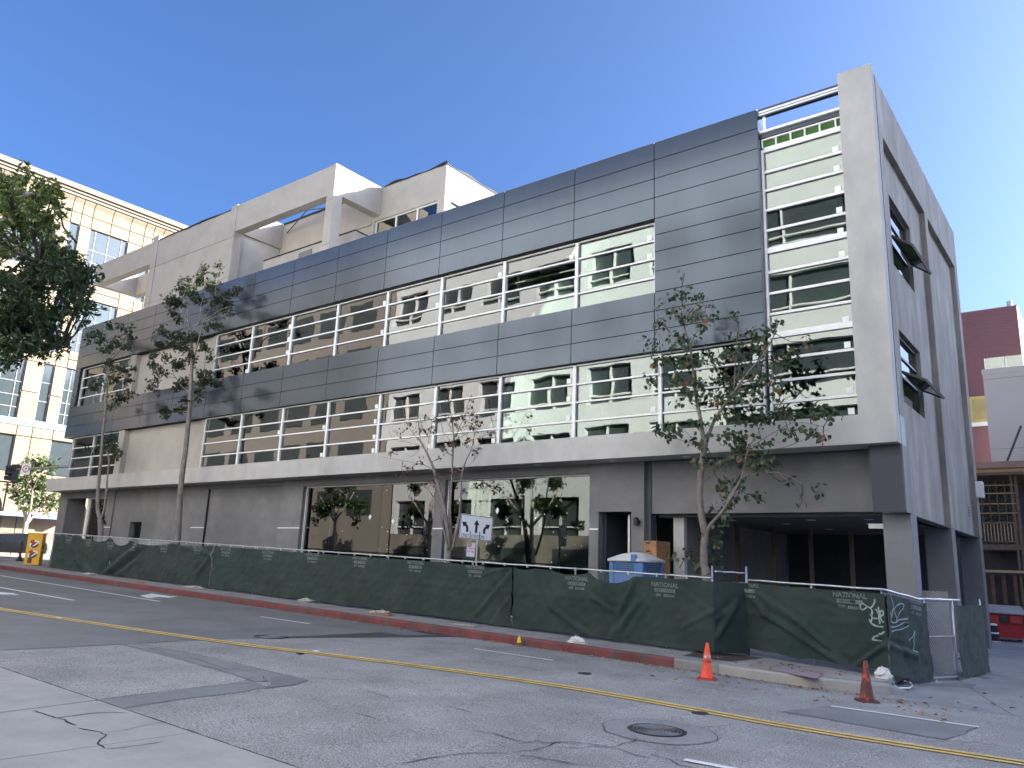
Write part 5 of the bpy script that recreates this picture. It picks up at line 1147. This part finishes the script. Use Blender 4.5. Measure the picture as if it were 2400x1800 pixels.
# leafy street tree on the right
b1 = []
rr1 = random.Random(21)
for (u, v, ru, rv, n) in ((1598, 690, 30, 32, 11), (1640, 700, 26, 30, 10), (1568, 700, 22, 30, 8), (1595, 735, 45, 30, 22), (1650, 755, 35, 30, 16), (1560, 760, 30, 30, 12), (1530, 800, 22, 40, 14), (1600, 790, 50, 35, 26), (1640, 730, 40, 20, 8), (1730, 740, 20, 25, 6), (1725, 790, 26, 22, 9), (1775, 770, 30, 25, 16), (1815, 760, 16, 20, 10), (1670, 720, 12, 12, 3), (1600, 850, 60, 35, 34), (1540, 850, 26, 28, 14), (1660, 840, 45, 30, 22), (1730, 830, 45, 30, 28), (1790, 815, 45, 30, 34), (1830, 830, 35, 30, 24), (1870, 815, 22, 26, 10), (1891, 800, 8, 18, 5), (1515, 890, 22, 26, 14), (1580, 890, 45, 28, 26), (1650, 890, 45, 30, 26), (1720, 890, 50, 32, 34), (1790, 880, 45, 30, 30), (1610, 930, 40, 24, 18), (1680, 935, 45, 26, 22), (1750, 930, 55, 30, 36), (1820, 900, 28, 22, 10), (1700, 975, 45, 26, 22), (1770, 975, 50, 28, 30), (1840, 960, 45, 24, 26), (1900, 965, 40, 24, 26), (1945, 975, 26, 20, 12), (1540, 1000, 22, 20, 12), (1580, 1005, 30, 18, 16), (1560, 1020, 28, 10, 9), (1640, 985, 30, 22, 14), (1630, 1035, 26, 22, 16), (1690, 1020, 35, 24, 20), (1740, 1025, 30, 26, 24), (1730, 1050, 24, 30, 24), (1780, 1040, 35, 24, 18), (1850, 1010, 40, 22, 16), (1905, 1015, 38, 18, 14), (1935, 1030, 18, 10, 5), (1690, 1075, 35, 16, 12), (1745, 1085, 40, 26, 32), (1795, 1085, 45, 20, 30), (1650, 1085, 22, 14, 5), (1632, 1080, 10, 14, 4), (1700, 1140, 22, 24, 16), (1735, 1130, 16, 26, 14), (1770, 1160, 28, 10, 10), (1700, 1175, 16, 26, 10), (1720, 1165, 14, 14, 8), (1855, 1120, 30, 14, 4), (1930, 1150, 26, 12, 5), (1880, 1165, 14, 16, 3), (1695, 1225, 18, 10, 9), (1672, 1265, 14, 22, 16), (1660, 1310, 24, 24, 34), (1640, 1315, 14, 16, 10), (1695, 1325, 10, 10, 4), (1616, 1290, 12, 20, 5), (1580, 1300, 10, 10, 3), (1640, 1200, 8, 20, 4), (1645, 1250, 8, 14, 4), (1668, 1180, 5, 12, 2), (1668, 740, 10, 10, 2), (1605, 640, 6, 6, 1)):
    b1.append((u, v, ru, rv, max(1, int(n * 2.2))))
tree('street_tree', 'leafy street tree with scattered orange leaves in front of the parking bay', atY(19.65),
     [([(1655, 1352), (1650, 1328), (1650, 1290), (1652, 1250), (1644, 1210), (1640, 1160), (1643, 1100), (1651, 1050), (1655, 1032)], .115, .07),
      ([(1651, 1050), (1643, 990), (1634, 945), (1628, 905), (1622, 850), (1616, 805), (1605, 770), (1600, 720), (1598, 660)], .06, .010, (0, .2)),
      ([(1653, 1040), (1668, 1000), (1683, 970), (1705, 940), (1730, 905), (1760, 865), (1790, 830), (1812, 790), (1822, 760)], .05, .008, (0, -.4)),
      ([(1654, 1264), (1660, 1240), (1672, 1222), (1690, 1203), (1705, 1180), (1722, 1150), (1738, 1118), (1745, 1090), (1755, 1050), (1780, 1010)], .06, .012, (0, -.6)),
      ([(1740, 1118), (1775, 1110), (1825, 1108), (1870, 1128), (1905, 1152)], .014, .005, (-.5, -.9)), ([(1828, 1112), (1850, 1130), (1875, 1158)], .008, .004, (-.8, -1)),
      ([(1650, 1130), (1660, 1120), (1678, 1105), (1700, 1075), (1730, 1060)], .02, .008, (0, .4)), ([(1755, 1050), (1820, 1010), (1865, 990), (1930, 1000)], .014, .005, (-.4, -.2)), ([(1755, 1055), (1830, 1050), (1880, 1032), (1945, 1005)], .016, .005, (-.5, -.9)),
      ([(1622, 1040), (1590, 1030), (1560, 1020), (1540, 1010)], .012, .005, (.1, .3)), ([(1600, 1002), (1640, 1048)], .008, .012, (.1, 0)), ([(1680, 970), (1740, 900), (1790, 880)], .02, .007, (0, .3)), ([(1634, 945), (1590, 910), (1545, 880)], .016, .006, (0, -.4)), ([(1620, 840), (1580, 790), (1545, 750), (1530, 705)], .016, .005, (.1, .4)), ([(1618, 810), (1640, 760), (1655, 720), (1660, 690)], .014, .005, (.1, -.3)), ([(1612, 800), (1560, 800), (1535, 770)], .012, .005), ([(1720, 915), (1725, 830), (1730, 760), (1735, 720)], .014, .004, (-.2, .2)), ([(1650, 1350), (1600, 1340), (1582, 1300)], .008, .004, (-.1, -.3))],
     b1, .135, .78, T1P, 'heart', 3, thick=.9, droop=1.0, whorl=1, ind=290, twr=.008, subt=4)
# nearly bare street tree
b2 = [(955, 990, 10, 14, 3), (940, 1010, 12, 10, 2), (985, 1005, 14, 18, 7), (998, 975, 10, 10, 4), (1010, 1000, 14, 16, 7), (1020, 985, 10, 12, 5), (985, 1080, 8, 10, 3), (1040, 1048, 12, 8, 6), (1063, 1045, 10, 14, 7), (1075, 995, 14, 14, 7), (1090, 975, 12, 14, 7), (1105, 1000, 14, 12, 8), (1118, 985, 14, 16, 8), (1095, 1030, 12, 12, 8), (1115, 1050, 14, 8, 6), (1110, 970, 10, 10, 5), (1050, 930, 8, 12, 5), (1055, 985, 6, 12, 3), (960, 1100, 16, 8, 7), (942, 1110, 12, 7, 6), (1000, 1130, 22, 6, 3), (1130, 1130, 14, 10, 5), (1155, 1140, 22, 14, 9), (1180, 1150, 8, 12, 4), (1090, 1150, 8, 10, 4), (920, 1060, 10, 8, 3), (1030, 1110, 10, 22, 7), (965, 1150, 8, 8, 2), (1065, 1105, 6, 8, 3), (1105, 940, 10, 14, 4), (1028, 1072, 6, 8, 2)]
P2 = [(.05, .06, .035), (.03, .035, .03), (.09, .09, .05), (.035, .045, .03), (.16, .05, .035), (.20, .06, .04), (.12, .05, .035)]
tree('street_tree', 'nearly bare forked street tree with a few withered leaves behind the lane sign', atY(19.75),
     [([(1052, 1312), (1052, 1290), (1050, 1255), (1045, 1220), (1038, 1175), (1028, 1140), (1020, 1115), (1015, 1095), (1004, 1070), (993, 1048), (983, 1030)], .10, .03),
      ([(1057, 1300), (1056, 1250), (1055, 1190), (1058, 1140), (1060, 1090), (1062, 1050), (1063, 1020), (1060, 990), (1054, 950), (1050, 905)], .055, .007, (.1, .3)),
      ([(1060, 1290), (1070, 1250), (1078, 1200), (1081, 1150), (1083, 1110), (1092, 1080), (1104, 1055), (1112, 1020), (1118, 985)], .045, .006, (-.1, -.4)),
      ([(1050, 1290), (1042, 1250), (1034, 1220), (1033, 1195)], .035, .02, (-.1, -.2)), ([(1020, 1172), (1005, 1150), (988, 1138), (965, 1130)], .022, .006, (0, -.4)), ([(1022, 1175), (1050, 1215)], .022, .03),
      ([(1013, 1103), (995, 1090), (955, 1082), (912, 1074), (895, 1069)], .014, .004, (0, .3)), ([(993, 1048), (970, 1040), (950, 1035), (930, 1020), (915, 1000)], .012, .004), ([(983, 1030), (968, 1015), (950, 985), (945, 960), (942, 935)], .014, .004, (0, .3)), ([(985, 1035), (982, 1000), (978, 970), (980, 950), (992, 935)], .013, .004, (0, -.3)), ([(1000, 1065), (1005, 1030), (1010, 1000), (1015, 970)], .013, .004), ([(970, 1018), (945, 1035), (925, 1028), (912, 1012), (916, 990)], .010, .004), ([(990, 1048), (965, 1070), (945, 1060), (932, 1065)], .008, .003),
      ([(1062, 1040), (1045, 1020), (1036, 1000), (1034, 960), (1020, 935), (988, 918)], .012, .003, (.2, .5)), ([(1062, 1035), (1078, 1000), (1092, 970), (1100, 935), (1105, 925)], .014, .004, (.1, -.2)), ([(1085, 1105), (1110, 1080), (1130, 1055)], .010, .004), ([(1070, 1030), (1095, 1015), (1115, 995), (1122, 975)], .010, .004), ([(1060, 1090), (1075, 1100), (1083, 1105)], .012, .012), ([(1081, 1160), (1110, 1140), (1130, 1125)], .008, .003, (-.2, -.5))],
     [(a, b, c, d, int(n * 3.2 + 2)) for a, b, c, d, n in b2], .10, .62, P2, 'heart', 5, bark='bark', thick=.5, droop=.8, whorl=1, twr=.0085, subt=4)
# tall slender tree with layered crown
def q3(*L): return [(330 + a * .2412, 600 + b * .2412, ru * .2412, rv * .2412, int(n * 3.4)) for a, b, ru, rv, n in L]
b3 = q3((600, 130, 60, 60, 22), (760, 80, 45, 30, 10), (740, 170, 35, 45, 10), (420, 220, 60, 35, 14), (560, 230, 80, 55, 34), (700, 290, 90, 60, 42), (390, 320, 60, 60, 28), (500, 330, 80, 60, 36), (280, 440, 100, 60, 44), (380, 460, 70, 55, 26), (560, 430, 90, 55, 34), (720, 430, 100, 55, 36), (840, 480, 70, 55, 26), (860, 380, 50, 35, 14), (940, 330, 50, 35, 15), (300, 580, 70, 60, 20), (380, 620, 40, 35, 8), (870, 560, 50, 20, 9), (700, 690, 100, 35, 18), (760, 660, 50, 30, 8), (210, 710, 70, 40, 22), (320, 780, 90, 50, 28), (450, 780, 100, 50, 32), (560, 800, 60, 40, 18), (170, 870, 60, 35, 20), (300, 870, 90, 45, 24), (430, 890, 90, 45, 28), (620, 890, 60, 40, 20), (130, 960, 50, 35, 12), (240, 960, 50, 30, 10), (370, 1040, 80, 55, 42), (530, 1010, 50, 70, 20), (680, 1000, 35, 30, 8), (110, 1060, 40, 30, 12), (190, 1120, 80, 45, 22), (130, 1210, 45, 35, 12), (110, 1290, 50, 40, 14), (630, 1140, 90, 35, 28), (630, 1220, 110, 55, 48), (760, 1250, 45, 45, 16), (370, 1270, 80, 60, 34), (440, 1200, 50, 45, 14), (550, 1320, 40, 60, 16), (560, 1400, 35, 60, 10), (260, 1500, 75, 35, 26), (380, 1480, 60, 50, 20), (240, 1570, 35, 30, 9), (420, 1410, 45, 30, 10), (490, 960, 30, 40, 9))
def x3(*P): return [(330 + a * .2412, 600 + b * .2412) for a, b in P]
P3 = [(.05, .075, .035), (.04, .062, .032), (.07, .095, .04), (.085, .09, .045), (.035, .055, .03)]
tree('street_tree', 'tall slender street tree with layered whorled foliage at the left of the facade', atY(19.7),
     [([(415, 1268), (417, 1240), (420, 1190), (423, 1150), (425, 1130), (430, 1090), (435, 1055), (440, 1005)] + x3((470, 1550), (480, 1450), (485, 1330), (490, 1200), (495, 1060), (500, 960), (490, 850), (485, 740)), .16, .06),
      (x3((485, 740), (470, 660), (440, 600), (400, 540), (340, 480)), .05, .015, (0, .3)), (x3((470, 690), (455, 560), (460, 430), (500, 320)), .035, .012), (x3((490, 690), (560, 660), (585, 590), (585, 480), (620, 350), (620, 180)), .035, .008, (0, -.3)), (x3((520, 980), (560, 830), (590, 720), (615, 630), (690, 580), (780, 520), (880, 490)), .04, .010, (0, -.5)), (x3((615, 640), (720, 590), (860, 570)), .015, .006, (-.3, -.7)), (x3((620, 590), (700, 470), (730, 300), (750, 140)), .018, .006, (-.2, .2)), (x3((470, 1000), (440, 900), (350, 860), (200, 870)), .02, .008, (0, .5)), (x3((370, 1220), (310, 1150), (230, 1130), (150, 1120), (110, 1090)), .025, .008, (.1, .6)), (x3((470, 1320), (400, 1270), (370, 1220)), .02, .025, (0, .1)), (x3((500, 1330), (600, 1250), (720, 1220)), .02, .008, (0, -.4)), (x3((475, 1520), (520, 1400), (560, 1330)), .025, .01, (0, -.2)), (x3((470, 1510), (380, 1510), (260, 1490)), .02, .008, (0, .2)), (x3((615, 1130), (625, 1000), (630, 900)), .016, .014, (-.2, -.3)), (x3((480, 1000), (560, 840), (700, 830), (760, 860)), .01, .005)],
     b3, .14, .36, P3, 'lance', 7, bark='bark', thick=1.0, droop=.15, whorl=6, twr=.007, leafm='leaf')
# thin double stemmed tree
def q4(*L): return [(180 + a * .3253, 740 + b * .3253, ru * .3253, rv * .3253, int(n * 2.6)) for a, b, ru, rv, n in L]
b4 = q4((120, 125, 55, 30, 20), (250, 70, 40, 28, 14), (330, 80, 45, 28, 14), (390, 95, 25, 20, 8), (180, 160, 50, 35, 20), (290, 180, 50, 35, 20), (390, 170, 38, 28, 14), (180, 240, 40, 30, 12), (250, 230, 50, 30, 16), (370, 225, 50, 22, 14), (90, 180, 30, 20, 6), (220, 340, 35, 25, 16), (270, 375, 80, 20, 16), (370, 385, 55, 25, 22), (200, 395, 25, 14, 6), (270, 455, 50, 25, 18), (370, 475, 50, 20, 16), (160, 475, 45, 18, 12), (110, 515, 45, 30, 16), (390, 555, 40, 18, 12), (300, 600, 70, 28, 26), (260, 645, 45, 16, 8), (230, 880, 45, 30, 18), (200, 920, 50, 30, 20), (110, 960, 40, 22, 12), (260, 950, 50, 35, 20), (300, 980, 35, 22, 12), (190, 1490, 20, 20, 4))
def x4(*P): return [(180 + a * .3253, 740 + b * .3253) for a, b in P]
tree('street_tree', 'thin twin stemmed street tree with small leaf tufts at the far left of the facade', atY(19.7),
     [(x4((170, 1590), (172, 1530), (168, 1470)), .15, .13), (x4((168, 1470), (152, 1390), (150, 1300), (158, 1200), (168, 1090), (180, 960), (190, 830), (205, 700), (215, 560), (225, 420), (232, 300)), .11, .04), (x4((172, 1470), (195, 1400), (210, 1290), (222, 1150), (232, 1040), (212, 970)), .07, .03, (0, .1)), (x4((222, 440), (190, 320), (130, 200), (110, 130)), .03, .01), (x4((230, 400), (250, 250), (260, 80)), .03, .01), (x4((235, 330), (320, 240), (390, 160)), .03, .01), (x4((215, 540), (250, 490), (350, 470)), .02, .008), (x4((215, 560), (170, 490), (100, 510)), .02, .008), (x4((205, 690), (260, 620), (340, 580)), .02, .008)],
     b4, .17, .38, [(.05, .085, .04), (.04, .068, .034), (.06, .10, .045)], 'lance', 9, thick=.9, droop=.15, whorl=6, twr=.008)
# big near tree overhanging from the left
def qf(*L): return [(a * .2955, 380 + b * .2955, ru * .2955, rv * .2955, n) + tuple(x) for a, b, ru, rv, n, *x in L]
TOP, BOT = 0, 1
bf = []
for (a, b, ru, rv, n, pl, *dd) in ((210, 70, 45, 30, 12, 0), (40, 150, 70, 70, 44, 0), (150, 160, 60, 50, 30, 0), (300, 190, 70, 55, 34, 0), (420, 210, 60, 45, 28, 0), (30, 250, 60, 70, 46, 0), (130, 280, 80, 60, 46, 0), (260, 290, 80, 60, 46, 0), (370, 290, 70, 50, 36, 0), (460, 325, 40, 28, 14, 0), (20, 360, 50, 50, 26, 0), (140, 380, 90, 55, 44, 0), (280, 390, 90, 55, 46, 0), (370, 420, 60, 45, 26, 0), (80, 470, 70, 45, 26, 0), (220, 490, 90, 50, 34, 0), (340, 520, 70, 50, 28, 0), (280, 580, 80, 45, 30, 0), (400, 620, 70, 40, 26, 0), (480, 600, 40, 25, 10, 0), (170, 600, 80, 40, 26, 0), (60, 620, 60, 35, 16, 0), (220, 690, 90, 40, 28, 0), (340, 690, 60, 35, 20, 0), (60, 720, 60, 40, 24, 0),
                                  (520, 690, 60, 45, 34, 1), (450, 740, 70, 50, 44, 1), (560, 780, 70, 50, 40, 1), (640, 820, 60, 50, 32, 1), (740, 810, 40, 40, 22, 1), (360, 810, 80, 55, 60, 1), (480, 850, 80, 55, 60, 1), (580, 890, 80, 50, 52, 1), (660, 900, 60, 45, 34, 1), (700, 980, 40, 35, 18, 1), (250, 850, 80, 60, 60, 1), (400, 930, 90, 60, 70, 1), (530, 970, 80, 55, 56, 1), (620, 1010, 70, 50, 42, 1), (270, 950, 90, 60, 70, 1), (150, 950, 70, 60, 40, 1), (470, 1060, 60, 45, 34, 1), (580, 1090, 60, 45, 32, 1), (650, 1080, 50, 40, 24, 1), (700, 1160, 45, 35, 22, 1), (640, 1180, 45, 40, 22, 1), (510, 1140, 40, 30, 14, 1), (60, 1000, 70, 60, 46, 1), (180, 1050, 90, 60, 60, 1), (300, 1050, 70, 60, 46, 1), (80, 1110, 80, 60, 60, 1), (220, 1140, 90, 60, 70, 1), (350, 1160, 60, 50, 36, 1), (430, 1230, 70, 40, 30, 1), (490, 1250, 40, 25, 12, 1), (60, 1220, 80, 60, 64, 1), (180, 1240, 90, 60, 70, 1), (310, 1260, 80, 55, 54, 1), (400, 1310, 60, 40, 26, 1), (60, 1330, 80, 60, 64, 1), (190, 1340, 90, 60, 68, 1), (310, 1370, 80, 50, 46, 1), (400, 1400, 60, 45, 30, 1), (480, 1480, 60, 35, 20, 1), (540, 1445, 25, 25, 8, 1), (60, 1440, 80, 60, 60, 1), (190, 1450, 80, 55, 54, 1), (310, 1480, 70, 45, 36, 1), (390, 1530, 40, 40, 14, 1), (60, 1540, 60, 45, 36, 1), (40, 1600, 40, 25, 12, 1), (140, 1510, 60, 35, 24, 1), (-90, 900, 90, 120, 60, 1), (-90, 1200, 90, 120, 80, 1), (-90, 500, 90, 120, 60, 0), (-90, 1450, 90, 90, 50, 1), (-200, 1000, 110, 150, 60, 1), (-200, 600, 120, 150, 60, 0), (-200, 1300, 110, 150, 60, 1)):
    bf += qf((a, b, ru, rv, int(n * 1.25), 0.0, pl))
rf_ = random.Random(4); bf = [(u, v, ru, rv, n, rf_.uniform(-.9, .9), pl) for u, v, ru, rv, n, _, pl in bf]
def placeF(u, v, dy): return PD(u, v, 9.6 + dy)
def xf(*P): return [(a * .2955, 380 + b * .2955) for a, b in P]
fb_ = PD(-330, 1150, 10.3); FT = (fb_.x, fb_.y, G(fb_.x))
tree('ficus_tree', 'large dense dark green tree overhanging the upper left corner of the street', placeF,
     [([(-350, 1500), (-340, 1200), (-320, 1000), (-290, 850), (-250, 760)], .22, .15, (.7, .3)), ([(-280, 830), (-180, 700), (-80, 640)] + xf((0, 490), (120, 510), (200, 560)), .12, .02), ([(-270, 800), (-120, 700)] + xf((0, 680), (130, 700), (250, 770), (320, 810)), .10, .02, (0, -.3)), (xf((-200, 900), (0, 900), (200, 950), (450, 900), (650, 850)), .07, .012, (.2, .1)), (xf((-300, 1100), (-50, 1150), (200, 1250), (400, 1350), (500, 1450)), .06, .012, (.3, -.2)), (xf((-200, 500), (0, 350), (150, 280), (350, 230), (450, 200)), .06, .01, (.1, .4)), (xf((200, 490), (300, 550), (480, 600), (610, 640)), .014, .004), (xf((150, 150), (190, 260), (230, 60)), .01, .004)],
     bf, .088, .36, GRN, 'lance', 11, bark='bark', thick=.9, droop=.0, whorl=4, twr=.010, leafm='leaf_deep', pals=[[(.13, .185, .04), (.09, .145, .04), (.19, .23, .055), (.06, .10, .032)], [(.045, .08, .03), (.038, .068, .028), (.055, .09, .032)]], base=FT, subt=5)  # upper palette paler, as if sunlit; lower palette darker, as if shaded
# tree in the side street
bd_ = [(75, 1075, 34, 22, 60), (50, 1100, 34, 26, 60), (105, 1095, 36, 26, 70), (35, 1130, 28, 24, 46), (75, 1125, 40, 26, 80), (115, 1130, 30, 28, 60), (30, 1155, 22, 16, 26), (60, 1160, 36, 20, 52), (100, 1165, 36, 24, 60), (125, 1175, 22, 20, 34), (45, 1185, 22, 12, 16), (85, 1185, 26, 12, 18), (115, 1195, 20, 10, 14), (25, 1118, 14, 14, 14)]
tree('street_tree', 'bushy green tree with pale branching trunk in the side street before the beige building', lambda u, v, dy: PX(u, v, -66 + dy),
     [([(56, 1262), (58, 1245), (61, 1225), (60, 1205), (55, 1180), (60, 1150)], .22, .08), ([(61, 1225), (68, 1205), (73, 1180), (76, 1150)], .12, .05, (0, 1)), ([(61, 1228), (75, 1212), (88, 1195), (95, 1170)], .12, .05, (0, -1)), ([(60, 1215), (52, 1190), (45, 1165)], .10, .04)],
     [(a, b, c, d, int(n * 1.8)) for a, b, c, d, n in bd_], .30, .45, [(.07, .115, .035), (.055, .095, .03), (.10, .14, .04)], 'lance', 13, bark='bark_pale', thick=1.8, droop=.1, whorl=3, twr=.03)
# trees of the camera side pavement, seen only mirrored in the shop windows
for k, (tx_, ty_) in enumerate(((-29.5, 3.6), (-38.5, 3.4), (-48.5, 3.5))):
    bb_ = [(a, b, c, d, n) for a, b, c, d, n in ((0, 0, 60, 45, 420), (-60, 20, 50, 40, 300), (60, 15, 50, 40, 300), (-30, -50, 50, 40, 260), (40, -45, 45, 40, 260), (0, -80, 45, 30, 180), (-90, 50, 35, 30, 40), (90, 50, 35, 30, 40))]
    tree('street_tree', 'bushy tree on the camera side pavement, mirrored in the %s shop window' % ('right hand', 'middle', 'left hand')[k], lambda u, v, dy, X=tx_, Y=ty_: Vector((X + u * .030, Y + dy * 1.6, 5.6 + G(X) - v * .030)),
         [([(0, 200), (4, 300), (-2, 40), (0, 0)], .2, .09), ([(0, 60), (-40, 20), (-70, -10)], .09, .04), ([(0, 50), (40, 10), (60, -20)], .09, .04)], bb_, .24, .5, GRN, 'lance', 31 + k, bark='bark_pale', thick=1.3, whorl=3, base=(tx_, ty_, G(tx_)), twr=.015)

# vines on the balcony trellis
rv = random.Random(17); vt = thing('climbing_vine', 'dark climbing vine covering the trellis above the timber balcony railing', 'plant', (-4.3, 40.1, 3.75)); lv = Leaves(); st_v = MB()
for k in range(9):
    x = -5.0 + k * .16; st_v.tube([(x, 40.14, 3.8), (x + rv.uniform(-.15, .15), 40.2, 4.8), (x + rv.uniform(-.3, .3), 40.15, 6.3)], .012, 4)
for k in range(1500):
    p = Vector((rv.uniform(-5.15, -3.65), 40.12 + abs(rv.gauss(0, .12)), rv.uniform(4.7, 6.45) if rv.random() < .85 else rv.uniform(3.8, 4.7))); d = (rvec(rv) + Vector((0, -.3, -.5))).normalized(); lv.add(p, d, rvec(rv), rv.uniform(.06, .13), .07, jitc(rv, rv.choice([(.03, .055, .03), (.045, .07, .035), (.025, .04, .025), (.12, .08, .05)])), 'lance')
link('foliage', lv.mesh('foliage', M['leaf']), vt); st_v.build('stem', M['bark_dark'], vt)['kind'] = 'stuff'
